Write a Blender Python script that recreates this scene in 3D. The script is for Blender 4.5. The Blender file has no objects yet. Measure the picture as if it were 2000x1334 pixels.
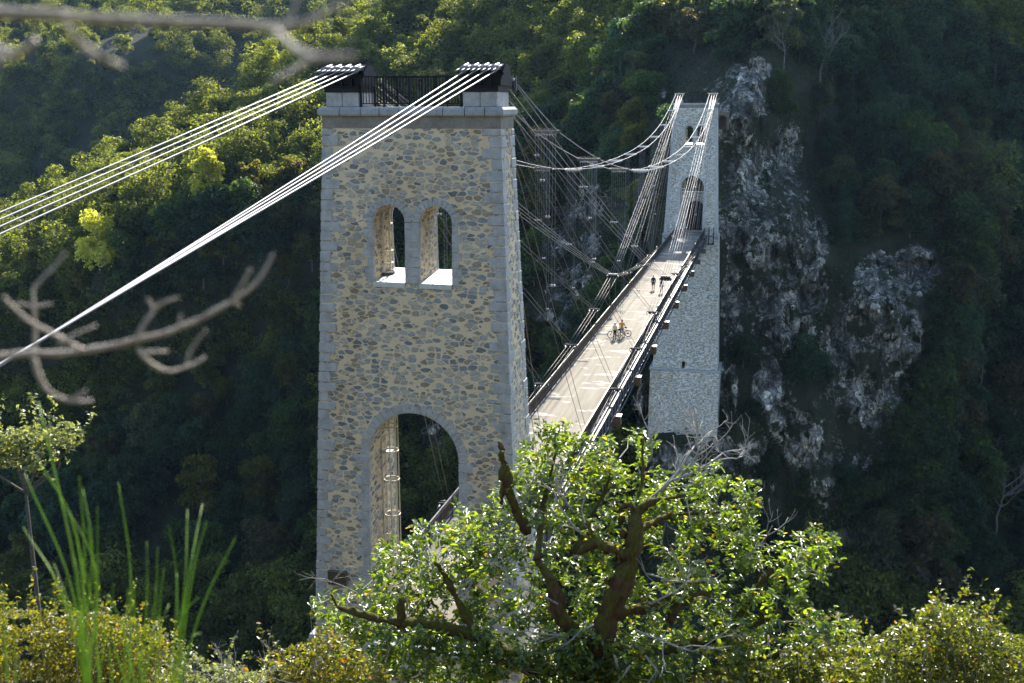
import bpy, bmesh, math, random
import numpy as np
from mathutils import Vector, Matrix, noise as mnoise
random.seed(7); rng = np.random.default_rng(7)
C = bpy.context.scene.collection
sc = bpy.context.scene
R_ = math.radians
PI = math.pi

# ---------------------------------------------------------------- camera (solved from the photograph)
CAM = np.array([13.728, -38.7805, 22.068]); YAW = 0.2508016; PIT = 0.2299610; ROLL = -0.0017912; FPX = 1995.4
cF = np.array([-math.sin(YAW)*math.cos(PIT), math.cos(YAW)*math.cos(PIT), -math.sin(PIT)])
_r = np.array([math.cos(YAW), math.sin(YAW), 0.0]); _u = np.cross(_r, cF)
cR = math.cos(ROLL)*_r + math.sin(ROLL)*_u; cU = -math.sin(ROLL)*_r + math.cos(ROLL)*_u

def ray(u, v): return cF + cR*(u-1000)/FPX - cU*(v-667)/FPX
def at(u, v, d): return Vector(CAM + ray(u, v)*d)                       # a point seen at u,v, d metres ahead
def aty(u, v, y): r = ray(u, v); return CAM + r*((y-CAM[1])/r[1])
def atz(u, v, z): r = ray(u, v); return CAM + r*((z-CAM[2])/r[2])
def px(P):
    d = np.asarray(P) - CAM; w = d@cF
    return 1000+FPX*(d@cR)/w, 667-FPX*(d@cU)/w, w

cd = bpy.data.cameras.new('camera'); cam = bpy.data.objects.new('camera', cd); C.objects.link(cam)
cam.matrix_world = Matrix(((cR[0], cU[0], -cF[0], CAM[0]), (cR[1], cU[1], -cF[1], CAM[1]), (cR[2], cU[2], -cF[2], CAM[2]), (0, 0, 0, 1)))
cd.sensor_width = 36; cd.lens = FPX/2000*36; cd.clip_start = 0.05; cd.clip_end = 3000
cd.dof.use_dof = True; cd.dof.focus_distance = 45; cd.dof.aperture_fstop = 2.9
sc.camera = cam

# ---------------------------------------------------------------- light
SUN_EL, SUN_AZ = R_(34.5), R_(-2)          # from beyond the far tower, a little to its left
sd = Vector((math.sin(SUN_AZ)*math.cos(SUN_EL), math.cos(SUN_AZ)*math.cos(SUN_EL), math.sin(SUN_EL)))
sl = bpy.data.lights.new('sun', 'SUN'); so = bpy.data.objects.new('sun', sl); C.objects.link(so)
sl.energy = 5.0; sl.angle = R_(0.53); sl.color = (1, 0.93, 0.82)
so.rotation_euler = sd.to_track_quat('Z', 'Y').to_euler()
w = bpy.data.worlds.new('World'); sc.world = w; w.use_nodes = True
nt = w.node_tree; sky = nt.nodes.new('ShaderNodeTexSky'); sky.sky_type = 'NISHITA'; sky.sun_disc = False
sky.sun_elevation = SUN_EL; sky.sun_rotation = SUN_AZ; sky.altitude = 500; sky.dust_density = 1.0; sky.ozone_density = 1.6
nt.links.new(sky.outputs[0], nt.nodes['Background'].inputs[0]); nt.nodes['Background'].inputs[1].default_value = 0.15
sc.view_settings.view_transform = 'Standard'; sc.view_settings.look = 'None'; sc.view_settings.exposure = 1.6; sc.view_settings.gamma = 1
sc.cycles.use_denoising = True; sc.cycles.max_bounces = 6; sc.cycles.transparent_max_bounces = 6
sc.cycles.diffuse_bounces = 3; sc.cycles.glossy_bounces = 3; sc.cycles.transmission_bounces = 4; sc.cycles.volume_bounces = 0
sc.cycles.sample_clamp_indirect = 6
try: sc.cycles.denoiser = 'OPENIMAGEDENOISE'
except Exception: pass

# ---------------------------------------------------------------- materials
class NT:
    def __init__(s, name):
        s.m = bpy.data.materials.new(name); s.m.use_nodes = True; s.t = s.m.node_tree; s.n = s.t.nodes
        s.bsdf = s.n['Principled BSDF']; s.out = s.n['Material Output']
    def node(s, typ, **kw):
        n = s.n.new(typ)
        for k, v in kw.items():
            if k.startswith('_'): setattr(n, k[1:], v)
            else:
                key = int(k[1:]) if k[0] == 'i' and k[1:].isdigit() else k.replace('__', ' ')
                s.set(n.inputs[key], v)
        return n
    def set(s, inp, v):
        if isinstance(v, bpy.types.NodeSocket): s.t.links.new(v, inp)
        elif isinstance(v, bpy.types.Node): s.t.links.new(v.outputs[0], inp)
        else: inp.default_value = v
    def ramp(s, fac, stops, const=False):
        n = s.n.new('ShaderNodeValToRGB'); s.set(n.inputs[0], fac); e = n.color_ramp.elements
        while len(e) < len(stops): e.new(0.5)
        for el, (p, c) in zip(e, stops):
            el.position = p; el.color = c if len(c) == 4 else (*c, 1)
        if const: n.color_ramp.interpolation = 'CONSTANT'
        return n
    def mix(s, fac, a, b, mode='MIX'):
        n = s.n.new('ShaderNodeMix'); n.data_type = 'RGBA'; n.blend_type = mode
        s.set(n.inputs[0], fac); s.set(n.inputs[6], a); s.set(n.inputs[7], b); return n.outputs[2]
    def math(s, op, a, b=0.0, c=None):
        n = s.n.new('ShaderNodeMath'); n.operation = op; s.set(n.inputs[0], a); s.set(n.inputs[1], b)
        if c is not None: s.set(n.inputs[2], c)
        return n.outputs[0]
    def noise(s, scale, detail=4, rough=0.55, vec=None, out=0):
        n = s.n.new('ShaderNodeTexNoise'); n.inputs['Scale'].default_value = scale; n.inputs['Detail'].default_value = detail; n.inputs['Roughness'].default_value = rough
        if vec is not None: s.set(n.inputs['Vector'], vec)
        return n.outputs[out]
    def coord(s, scale=(1, 1, 1), kind='Object'):
        tc = s.n.new('ShaderNodeTexCoord'); mp = s.n.new('ShaderNodeMapping'); s.t.links.new(tc.outputs[kind], mp.inputs[0]); mp.inputs['Scale'].default_value = scale
        return mp.outputs[0]
    def bump(s, h, strength=0.5, dist=0.02):
        n = s.n.new('ShaderNodeBump'); n.inputs['Strength'].default_value = strength; n.inputs['Distance'].default_value = dist; s.set(n.inputs['Height'], h)
        s.set(s.bsdf.inputs['Normal'], n); return n
    def base(s, c, rough=0.8, metal=0.0, spec=0.4):
        s.set(s.bsdf.inputs['Base Color'], c); s.set(s.bsdf.inputs['Roughness'], rough); s.set(s.bsdf.inputs['Metallic'], metal); s.set(s.bsdf.inputs['Specular IOR Level'], spec)

def v4(c): return (*c, 1)

def mat_rubble(name, scale=2.7, mortar=(0.74, 0.59, 0.385), mw=(0.075, 0.115), dark=1.0, mort2=(0.62, 0.50, 0.335)):
    t = NT(name); co = t.coord((1, 1, 1.95))
    wn = t.node('ShaderNodeTexNoise', Vector=co, Scale=3.2, Detail=3.0)
    wv = t.node('ShaderNodeVectorMath', _operation='MULTIPLY_ADD'); t.set(wv.inputs[0], wn.outputs['Color']); wv.inputs[1].default_value = (.30, .30, .22); t.set(wv.inputs[2], co)
    e = t.node('ShaderNodeTexVoronoi', _feature='DISTANCE_TO_EDGE', Vector=wv.outputs[0], Scale=scale, Randomness=0.95)
    f = t.node('ShaderNodeTexVoronoi', _feature='F1', Vector=wv.outputs[0], Scale=scale, Randomness=0.95)
    sep = t.node('ShaderNodeSeparateColor'); t.set(sep.inputs[0], f.outputs['Color'])
    # some cells are small chips sunk in mortar: their edge margin grows with a per-stone random number
    mar = t.math('MULTIPLY_ADD', sep.outputs[1], 0.085, 0.0)
    ed = t.math('SUBTRACT', e.outputs[0], mar)
    ed2 = t.math('MULTIPLY_ADD', t.noise(14, 3, .6, co), .05, ed)
    rnd = t.math('MULTIPLY', t.math('SUBTRACT', t.math('MULTIPLY_ADD', sep.outputs[2], .16, .58), f.outputs['Distance']), .55)
    ed2 = t.math('SMOOTH_MIN', ed2, rnd, .06)
    mask = t.ramp(t.math('ADD', ed2, 0.0), [(mw[0]-.03, (0, 0, 0)), (mw[1]-.05, (1, 1, 1))])
    dark = dark*1.5; stone = t.ramp(sep.outputs[0], [(0, tuple(dark*x for x in (.11, .125, .135))), (.22, tuple(dark*x for x in (.19, .21, .22))), (.45, tuple(dark*x for x in (.27, .28, .27))), (.62, tuple(dark*x for x in (.34, .325, .275))), (.78, tuple(dark*x for x in (.25, .225, .18))), (.88, tuple(dark*x for x in (.20, .16, .11))), (1, tuple(dark*x for x in (.36, .34, .29)))])
    sv = t.mix(0.75, stone.outputs[0], t.ramp(t.noise(9, 6, .65, co), [(.25, (.35, .35, .36)), (.75, (1.25, 1.22, 1.15))]).outputs[0], 'MULTIPLY')
    mv = t.mix(t.noise(.55, 5, .6, co), v4(mortar), v4(mort2))
    mv = t.mix(.45, mv, t.ramp(t.noise(24, 3, .6, co), [(.3, (.62, .62, .62)), (.7, (1.15, 1.15, 1.15))]).outputs[0], 'MULTIPLY')
    col = t.mix(mask.outputs[0], mv, sv)
    # rusty run-off and weather stains
    st = t.ramp(t.noise(.28, 5, .65, t.coord((1, 1, .45))), [(.52, (1, 1, 1)), (.72, (.72, .58, .42))])
    col = t.mix(.7, col, st.outputs[0], 'MULTIPLY')
    t.base(col, .9, 0, .25)
    hh = t.math('ADD', t.math('MULTIPLY', mask.outputs[0], 0.6), t.math('MULTIPLY', t.noise(11, 5, .65, co), .5))
    t.bump(hh, .9, .08)
    return t.m

def mat_stone(name, c=(.28, .285, .28), c2=(.49, .475, .44), scale=1.4, bump=.35, stain=True):
    t = NT(name); co = t.coord()
    a = t.ramp(t.noise(scale*1.6, 8, .7, co), [(.3, c), (.7, c2)])
    sp = t.ramp(t.noise(38, 3, .7, co), [(.3, (.55, .55, .57)), (.7, (1.25, 1.25, 1.25))])
    col = t.mix(.8, a.outputs[0], sp.outputs[0], 'MULTIPLY')
    if stain:
        s = t.ramp(t.noise(1.9, 6, .7, t.coord((1, 1, .5))), [(.5, (1, 1, 1)), (.75, (.62, .56, .44))])
        col = t.mix(.8, col, s.outputs[0], 'MULTIPLY')
    t.base(col, .85, 0, .3); t.bump(t.noise(16, 6, .65, co), bump, .03)
    return t.m

def mat_plain(name, c, rough=.5, metal=0., spec=.5, var=.25, nscale=6, bump=0.):
    t = NT(name); co = t.coord()
    lo = tuple(x*(1-var) for x in c); hi = tuple(min(1, x*(1+var)) for x in c)
    r = t.ramp(t.noise(nscale, 5, .6, co), [(.3, lo), (.7, hi)])
    t.base(r.outputs[0], rough, metal, spec)
    if bump: t.bump(t.noise(nscale*4, 4, .6, co), bump, .02)
    return t.m

def mat_leaf(name, c, trans=.42, rough=.45, spec=.5, var=.35, objcol=False, nscale=2.0, tint=(1.25, 1.15, .45), yellow=None):
    t = NT(name)
    g = t.node('ShaderNodeNewGeometry')
    n1 = t.node('ShaderNodeTexNoise', Vector=g.outputs['Position'], Scale=nscale, Detail=2.0)
    rr = t.ramp(n1.outputs[0], [(.3, (1-var,)*3), (.7, (1+var,)*3)])
    if objcol:
        oi = t.node('ShaderNodeObjectInfo'); base = oi.outputs['Color']
    else: base = v4(c)
    rpi = t.ramp(g.outputs['Random Per Island'], [(0, (.45, .52, .55)), (.5, (1, 1, 1)), (1, (1.6, 1.45, 1.1))])
    col = t.mix(1, base, rr.outputs[0], 'MULTIPLY'); col = t.mix(1, col, rpi.outputs[0], 'MULTIPLY')
    if yellow:
        ym = t.ramp(g.outputs['Random Per Island'], [(yellow[0], (0, 0, 0)), (yellow[0]+.02, (1, 1, 1))])
        col = t.mix(ym.outputs[0], col, v4(yellow[1]))
    t.base(col, rough, 0, spec)
    tc = t.mix(1, col, v4(tint), 'MULTIPLY'); mn = t.n.new('ShaderNodeVectorMath'); mn.operation = 'MINIMUM'; t.set(mn.inputs[0], tc); mn.inputs[1].default_value = (.85, .85, .6); tc = mn.outputs[0]
    tr = t.node('ShaderNodeBsdfTranslucent', Color=tc)
    mx = t.node('ShaderNodeMixShader', Fac=trans); t.set(mx.inputs[1], t.bsdf.outputs[0]); t.set(mx.inputs[2], tr.outputs[0])
    t.set(t.out.inputs['Surface'], mx.outputs[0])
    return t.m

M = {}
M['rubble'] = mat_rubble('rubble_masonry')
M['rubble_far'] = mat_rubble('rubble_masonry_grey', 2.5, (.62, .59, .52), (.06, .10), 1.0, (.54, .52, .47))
M['granite'] = mat_stone('granite_dressed')
M['cornice'] = mat_stone('granite_cornice', (.28, .295, .31), (.38, .375, .355))
M['frieze'] = mat_stone('stained_render', (.17, .15, .125), (.27, .245, .205), 2.2)
M['zinc'] = mat_plain('zinc_sheet', (.50, .53, .53), .42, .35, .5, .12)
M['steel'] = mat_plain('black_painted_steel', (.010, .011, .015), .55, 0, .2, .3)
M['girder'] = mat_plain('dark_grey_painted_girder', (.045, .05, .06), .4, 0, .5, .3)
M['rail'] = mat_plain('brown_black_railing_paint', (.013, .010, .010), .45, 0, .5, .3)
M['rust'] = mat_plain('brown_riveted_steel', (.10, .066, .038), .6, 0, .4, .35, 5)
M['cable'] = mat_plain('galvanised_cable', (.22, .215, .22), .55, .35, .5, .08)
M['cable2'] = mat_plain('weathered_dimmed_cable', (.15, .13, .115), .5, .3, .5, .15)
M['wire'] = mat_plain('thin_hanger_wire', (.20, .21, .23), .5, .3, .5, .1)
M['socket'] = mat_plain('cast_steel_socket', (.16, .16, .17), .35, .5, .5, .3)
M['ladder'] = mat_plain('cream_ladder_paint', (.62, .55, .42), .45, .1, .5, .1)
M['bronze'] = mat_plain('dark_bronze_plaque', (.055, .042, .03), .5, .2, .5, .3)
M['darkstone'] = mat_stone('dark_gallery_stone', (.06, .05, .04), (.14, .12, .095))

def mat_asphalt():
    t = NT('worn_pale_asphalt'); co = t.coord(); cs = t.coord((1, .22, 1))
    base = t.ramp(t.noise(.8, 7, .6, cs), [(.3, (.150, .132, .100)), (.7, (.205, .182, .138))])
    tr = t.ramp(t.noise(1.6, 4, .6, t.coord((1.6, .05, 1))), [(.35, (.72, .70, .68)), (.62, (1.05, 1.05, 1.05))])
    col = t.mix(.7, base.outputs[0], tr.outputs[0], 'MULTIPLY')
    pv = t.ramp(t.noise(.55, 5, .62, t.coord((.55, 1.3, 1))), [(.565, (0, 0, 0)), (.60, (1, 1, 1))])
    col = t.mix(t.math('MULTIPLY', pv.outputs[0], .5), col, (.46, .44, .40, 1))
    sp = t.ramp(t.noise(60, 3, .7, co), [(.3, (.82, .82, .82)), (.7, (1.12, 1.12, 1.12))])
    col = t.mix(.8, col, sp.outputs[0], 'MULTIPLY')
    t.base(col, .85, 0, .2); t.bump(t.noise(70, 3, .7, co), .3, .01)
    return t.m
M['asphalt'] = mat_asphalt()

def mat_bark(name, c1, c2, moss=None, mossamt=.5, scale=14):
    t = NT(name); co = t.coord((1, 1, .5))
    a = t.ramp(t.noise(scale, 8, .7, co), [(.3, c1), (.7, c2)]); col = a.outputs[0]
    if moss:
        g = t.node('ShaderNodeNewGeometry'); sx = t.node('ShaderNodeSeparateXYZ', Vector=g.outputs['Normal'])
        k = t.math('ADD', t.math('MULTIPLY', sx.outputs[2], .35), t.noise(3.2, 5, .6, co))
        mk = t.ramp(k, [(1-mossamt-.06, (0, 0, 0)), (1-mossamt+.06, (1, 1, 1))])
        mc = t.ramp(t.noise(22, 4, .6, co), [(.3, tuple(x*.5 for x in moss)), (.7, tuple(x*1.4 for x in moss))])
        col = t.mix(mk.outputs[0], col, mc.outputs[0])
    t.base(col, .5 if name == 'grey_lichen_twig' else .9, 0, .9 if name == 'grey_lichen_twig' else .2); t.bump(t.noise(scale*2.2, 8, .7, co), .9, .03)
    return t.m
M['bark'] = mat_bark('forest_bark', (.05, .045, .04), (.16, .15, .13))
M['palebark'] = mat_bark('pale_bark', (.07, .068, .06), (.16, .15, .135))
M['mossbark'] = mat_bark('mossy_oak_bark', (.030, .017, .009), (.15, .088, .048), (.085, .075, .013), .46)
M['twigbark'] = mat_bark('grey_lichen_twig', (.34, .21, .12), (.92, .82, .66), None, .5, 60)
M['deadtwig'] = mat_bark('bare_grey_twig', (.26, .24, .21), (.50, .47, .42), None, .5, 30)
M['leaf_forest'] = mat_leaf('forest_leaves', (.06, .09, .03), .52, .55, .3, .35, True, .5, (5.4, 4.8, 1.2))
M['leaf_under'] = mat_leaf('undergrowth_leaves', (.026, .042, .022), .35, .6, .2, .5, False, .16, (2.4, 2.2, .8))
M['leaf_oak'] = mat_leaf('oak_leaves', (.070, .115, .022), .50, .36, 1.0, .3, False, 3, (3.4, 3.0, .4), (.95, (.26, .20, .03)))
M['leaf_left'] = mat_leaf('yellow_shrub_leaves', (.105, .115, .022), .5, .42, .5, .35, False, 2.5, (2.6, 2.3, .5), (.96, (.18, .11, .03)))
M['leaf_right'] = mat_leaf('thorn_shrub_leaves', (.075, .095, .022), .45, .33, .6, .3, False, 2.5, (2.9, 2.6, .5), (.97, (.18, .08, .03)))
M['leaf_small'] = mat_leaf('dogwood_leaves', (.09, .10, .02), .5, .38, .5, .35, False, 4, (2.7, 2.3, .5), (.93, (.20, .08, .02)))
M['leaf_grey'] = mat_leaf('grey_green_leaves', (.12, .14, .07), .45, .4, .5, .3, False, 2, (2.6, 2.5, 1.1))
M['broom'] = mat_leaf('green_broom_stems', (.14, .24, .02), .35, .4, .5, .25, False, 9, (2.2, 2.2, .5))

def mat_bank():
    t = NT('rock_and_forest_floor'); co = t.coord()
    at_ = t.node('ShaderNodeAttribute', _attribute_name='rock')
    soil = t.ramp(t.noise(.35, 8, .65, co), [(.25, (.008, .010, .006)), (.5, (.020, .024, .012)), (.75, (.04, .033, .020))])
    vs = t.coord((1, 1, .62))
    rk = t.ramp(t.noise(.30, 12, .72, vs), [(.34, (.026, .026, .026)), (.46, (.18, .17, .155)), (.57, (.44, .415, .37)), (.72, (.66, .62, .56))])
    vo = t.node('ShaderNodeTexVoronoi', _feature='DISTANCE_TO_EDGE', Scale=.33); 
    wv = t.node('ShaderNodeVectorMath', _operation='MULTIPLY_ADD'); wn = t.node('ShaderNodeTexNoise', Vector=vs, Scale=.5, Detail=5.0)
    t.set(wv.inputs[0], wn.outputs['Color']); wv.inputs[1].default_value = (1.0, 1.0, 1.0); t.set(wv.inputs[2], vs); t.set(vo.inputs['Vector'], wv.outputs[0])
    cr = t.ramp(vo.outputs[0], [(.0, (.22, .22, .24)), (.10, (1, 1, 1))])
    rc = t.mix(.85, rk.outputs[0], cr.outputs[0], 'MULTIPLY')
    fc = t.node('ShaderNodeTexVoronoi', _feature='F1', Vector=wv.outputs[0], Scale=.75, Randomness=1.0); fs = t.node('ShaderNodeSeparateColor'); t.set(fs.inputs[0], fc.outputs['Color'])
    rc = t.mix(1, rc, t.ramp(fs.outputs[0], [(0, (.35, .35, .36)), (.5, (.85, .83, .8)), (1, (1.5, 1.46, 1.38))]).outputs[0], 'MULTIPLY')
    ce = t.node('ShaderNodeTexVoronoi', _feature='DISTANCE_TO_EDGE', Vector=wv.outputs[0], Scale=.75); rc = t.mix(1, rc, t.ramp(ce.outputs[0], [(0, (.25, .25, .26)), (.07, (1, 1, 1))]).outputs[0], 'MULTIPLY')
    sp = t.ramp(t.noise(1.7, 6, .75, co), [(.40, (.40, .42, .40)), (.62, (1.15, 1.15, 1.15))]); rc = t.mix(.8, rc, sp.outputs[0], 'MULTIPLY')
    ve = t.ramp(t.noise(.30, 9, .72, t.coord((1, 1, .7))), [(.53, (0, 0, 0)), (.56, (1, 1, 1))])
    rc = t.mix(ve.outputs[0], rc, (.016, .022, .010, 1))
    k = t.math('ADD', at_.outputs['Fac'], t.math('MULTIPLY_ADD', t.noise(.5, 6, .65, co), .9, -.45))
    mk = t.ramp(k, [(.44, (0, 0, 0)), (.49, (1, 1, 1))])
    t.base(t.mix(mk.outputs[0], soil.outputs[0], rc), .92, 0, .2)
    t.bump(t.math('ADD', t.math('MULTIPLY', vo.outputs[0], .6), t.noise(1.2, 9, .7, co)), .9, .5)
    return t.m
M['bank'] = mat_bank()
M['soil'] = mat_plain('hillside_soil_and_litter', (.05, .048, .028), .95, 0, .2, .5, 1.5, .6)
M['water'] = mat_plain('dark_river_water', (.01, .02, .02), .12, 0, .5, .2)
M['skin'] = mat_plain('skin', (.52, .33, .24), .5, 0, .4, .06)
def cloth(n, c): 
    if n not in M: M[n] = mat_plain(n, c, .8, 0, .2, .12, 20)
    return M[n]

# ---------------------------------------------------------------- mesh helpers
def tag(o, label=None, cat=None, group=None, kind=None):
    if label: o['label'] = label
    if cat: o['category'] = cat
    if group: o['group'] = group
    if kind: o['kind'] = kind
    return o
def empty(name, loc=(0, 0, 0), label=None, cat=None, group=None):
    o = bpy.data.objects.new(name, None); C.objects.link(o); o.location = loc; o.empty_display_size = .3
    return tag(o, label, cat, group)

class MB:
    def __init__(s): s.v = []; s.f = []
    def add(s, v, f):
        o = len(s.v); s.v += [tuple(x) for x in v]; s.f += [tuple(i+o for i in q) for q in f]; return s
    def hexa(s, p):      # 8 corners: bottom 4 ccw, top 4 ccw
        return s.add(p, [(3, 2, 1, 0), (4, 5, 6, 7), (0, 1, 5, 4), (1, 2, 6, 5), (2, 3, 7, 6), (3, 0, 4, 7)])
    def box(s, x0, x1, y0, y1, z0, z1):
        return s.hexa([(x0, y0, z0), (x1, y0, z0), (x1, y1, z0), (x0, y1, z0), (x0, y0, z1), (x1, y0, z1), (x1, y1, z1), (x0, y1, z1)])
    def tube(s, pts, r, n=8, cap=True):
        pts = [Vector(p) for p in pts]; rs = r if isinstance(r, (list, tuple)) else [r]*len(pts)
        up = None; base = len(s.v); vs = []
        for i, p in enumerate(pts):
            a = pts[max(i-1, 0)]; b = pts[min(i+1, len(pts)-1)]; d = (b-a)
            d = d.normalized() if d.length > 1e-9 else Vector((0, 0, 1))
            if up is None:
                up = Vector((0, 0, 1)) if abs(d.z) < .9 else Vector((1, 0, 0))
            x = up.cross(d); x = x.normalized() if x.length > 1e-6 else d.orthogonal().normalized(); up = d.cross(x)
            for k in range(n):
                q = 2*PI*k/n; vs.append(p + (x*math.cos(q)+up*math.sin(q))*rs[i])
        fs = []
        for i in range(len(pts)-1):
            for k in range(n):
                a = i*n+k; b = i*n+(k+1) % n; fs.append((a, b, b+n, a+n))
        if cap: fs.append(tuple(range(n-1, -1, -1))); fs.append(tuple(range((len(pts)-1)*n, len(pts)*n)))
        return s.add(vs, fs)
    def ring(s, c, R, r, ax='z', n=20, m=6, a0=0, a1=2*PI):
        c = Vector(c); full = abs(a1-a0-2*PI) < 1e-6; vs = []; fs = []; N = n if full else n+1
        for i in range(N):
            a = a0+(a1-a0)*i/n; e = {'z': Vector((math.cos(a), math.sin(a), 0)), 'y': Vector((math.cos(a), 0, math.sin(a))), 'x': Vector((0, math.cos(a), math.sin(a)))}[ax]
            k = {'z': Vector((0, 0, 1)), 'y': Vector((0, 1, 0)), 'x': Vector((1, 0, 0))}[ax]
            for j in range(m):
                b = 2*PI*j/m; vs.append(c+e*(R+r*math.cos(b))+k*r*math.sin(b))
        for i in range(n):
            for j in range(m):
                a = (i % N)*m; b = ((i+1) % N)*m; fs.append((a+j, b+j, b+(j+1) % m, a+(j+1) % m))
        return s.add(vs, fs)
    def sphere(s, c, r, n=10, m=7):
        rx, ry, rz = r if isinstance(r, (list, tuple)) else (r, r, r); vs = [(c[0], c[1], c[2]-rz)]; fs = []
        for i in range(1, m):
            t = -PI/2+PI*i/m
            for k in range(n):
                a = 2*PI*k/n; vs.append((c[0]+rx*math.cos(t)*math.cos(a), c[1]+ry*math.cos(t)*math.sin(a), c[2]+rz*math.sin(t)))
        vs.append((c[0], c[1], c[2]+rz)); T = len(vs)-1
        for k in range(n):
            fs.append((0, 1+(k+1) % n, 1+k)); fs.append((T, 1+(m-2)*n+k, 1+(m-2)*n+(k+1) % n))
            for i in range(m-2):
                a = 1+i*n; fs.append((a+k, a+(k+1) % n, a+n+(k+1) % n, a+n+k))
        return s.add(vs, fs)
    def build(s, name, mat, parent=None, smooth=False, bevel=0):
        me = bpy.data.meshes.new(name); me.from_pydata([tuple(v) for v in s.v], [], s.f)
        if bevel:
            bm = bmesh.new(); bm.from_mesh(me); bmesh.ops.bevel(bm, geom=bm.edges[:], offset=bevel, segments=1, affect='EDGES'); bm.to_mesh(me); bm.free()
        if smooth: me.shade_smooth()
        me.materials.append(mat); o = bpy.data.objects.new(name, me); C.objects.link(o)
        if parent is not None: o.parent = parent
        return o

def np_mesh(name, V, F, mat, smooth=False):
    """V (N,3); F (M,k) all faces of k corners"""
    me = bpy.data.meshes.new(name); F = np.asarray(F, dtype=np.int32); k = F.shape[1]
    me.vertices.add(len(V)); me.vertices.foreach_set('co', np.asarray(V, dtype=np.float32).ravel())
    me.loops.add(F.size); me.loops.foreach_set('vertex_index', F.ravel())
    me.polygons.add(len(F)); me.polygons.foreach_set('loop_start', np.arange(0, F.size, k, dtype=np.int32))
    if smooth: me.polygons.foreach_set('use_smooth', np.ones(len(F), dtype=bool))
    me.update(calc_edges=True); me.validate(); me.materials.append(mat); return me
def link(name, me, parent=None):
    o = bpy.data.objects.new(name, me); C.objects.link(o)
    if parent is not None: o.parent = parent
    return o

def dup(root, **kw):
    r = root.copy(); C.objects.link(r)
    for k, v in kw.items(): setattr(r, k, v)
    for ch in list(root.children):
        c = ch.copy(); C.objects.link(c); c.parent = r
        for g in ch.children:
            d = g.copy(); C.objects.link(d); d.parent = c
    return r

def unit(a): return a/np.maximum(np.linalg.norm(a, axis=-1, keepdims=True), 1e-9)
def leaf_quads(c, nrm, size, asp=.55, shape='kite', fold=.25):
    """flat little leaves: kite of four corners bent along the midrib as two triangles"""
    N = len(c); t = unit(np.cross(nrm, rng.normal(size=(N, 3)))); b = np.cross(nrm, t); s = size[:, None]
    p0 = c - t*s*.5; p2 = c + t*s*.5; mid = c - t*s*.05
    p1 = mid + b*s*asp*.5 + nrm*s*fold*asp; p3 = mid - b*s*asp*.5 + nrm*s*fold*asp
    V = np.stack([p0, p1, p2, p3], 1).reshape(-1, 3); i = np.arange(N)*4
    F = np.concatenate([np.stack([i, i+1, i+2], 1), np.stack([i, i+2, i+3], 1)], 0)
    return V, F
def leaf_lobed(c, t, nrm, size, asp=.6):
    """lobed leaf, two halves of six corners folded at the midrib"""
    N = len(c); b = np.cross(nrm, t); s = size[:, None]
    prof = [(0., 0.), (.18, .12), (.34, .30), (.46, .20), (.64, .46), (.76, .28), (.90, .30), (1., 0.)]
    L = []; 
    for (x, y) in prof: L.append(c + t*s*x + b*s*asp*y + nrm*s*(.22*y - .25*x*x))
    for (x, y) in prof[1:-1]: L.append(c + t*s*x - b*s*asp*y + nrm*s*(.22*y - .25*x*x))
    V = np.stack(L, 1).reshape(-1, 3); i = np.arange(N)*14
    A = np.stack([i+k for k in (0, 1, 2, 3, 4, 5, 6, 7)], 1); B = np.stack([i+k for k in (7, 13, 12, 11, 10, 9, 8, 0)], 1)
    return V, np.concatenate([A, B], 0)
# ================================================================ TOWERS
H = 21.5; Wb, Wt, Db, Dt = 9.05, 7.19, 3.64, 1.86
def hw(z): return (Wb+(Wt-Wb)*z/H)/2
def hd(z): return (Db+(Dt-Db)*z/H)/2

def bool_cut(o, cutters):
    for c in cutters:
        m = o.modifiers.new('cut', 'BOOLEAN'); m.operation = 'DIFFERENCE'; m.solver = 'EXACT'; m.object = c
    dg = bpy.context.evaluated_depsgraph_get(); me = bpy.data.meshes.new_from_object(o.evaluated_get(dg))
    o.modifiers.clear(); old = o.data; mats = list(old.materials); o.data = me
    if not me.materials:
        for mt in mats: me.materials.append(mt)
    for c in cutters: bpy.data.objects.remove(c)

def arch_prism(cx, z0, zs, r, y0=-4, y1=4, n=28):
    prof = [(cx-r, z0)] + [(cx-r*math.cos(PI*i/n), zs+r*math.sin(PI*i/n)) for i in range(n+1)] + [(cx+r, z0)]
    k = len(prof); mb = MB()
    mb.add([(x, y0, z) for x, z in prof]+[(x, y1, z) for x, z in prof], [tuple(range(k)), tuple(range(2*k-1, k-1, -1))]+[(i, i+k, (i+1) % k+k, (i+1) % k) for i in range(k)])
    o = mb.build('cutter', M['rubble'])
    bm = bmesh.new(); bm.from_mesh(o.data); bmesh.ops.recalc_face_normals(bm, faces=bm.faces[:]); bm.to_mesh(o.data); bm.free()
    return o

def frustum(x0, x1, y0, y1, z0, z1, name, mat, parent, dyf=0):
    mb = MB(); mb.hexa([(-x0, -y0, z0), (x0, -y0, z0), (x0, y0, z0), (-x0, y0, z0), (-x1, -y1, z1), (x1, -y1, z1), (x1, y1, z1), (-x1, y1, z1)])
    return mb.build(name, mat, parent)

WINS = (-.92, 1.02); WR = .67; WZ0, WZS = 15.1, 17.5
AR, AZS, AZ0 = 1.955, 7.87, -.6

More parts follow.
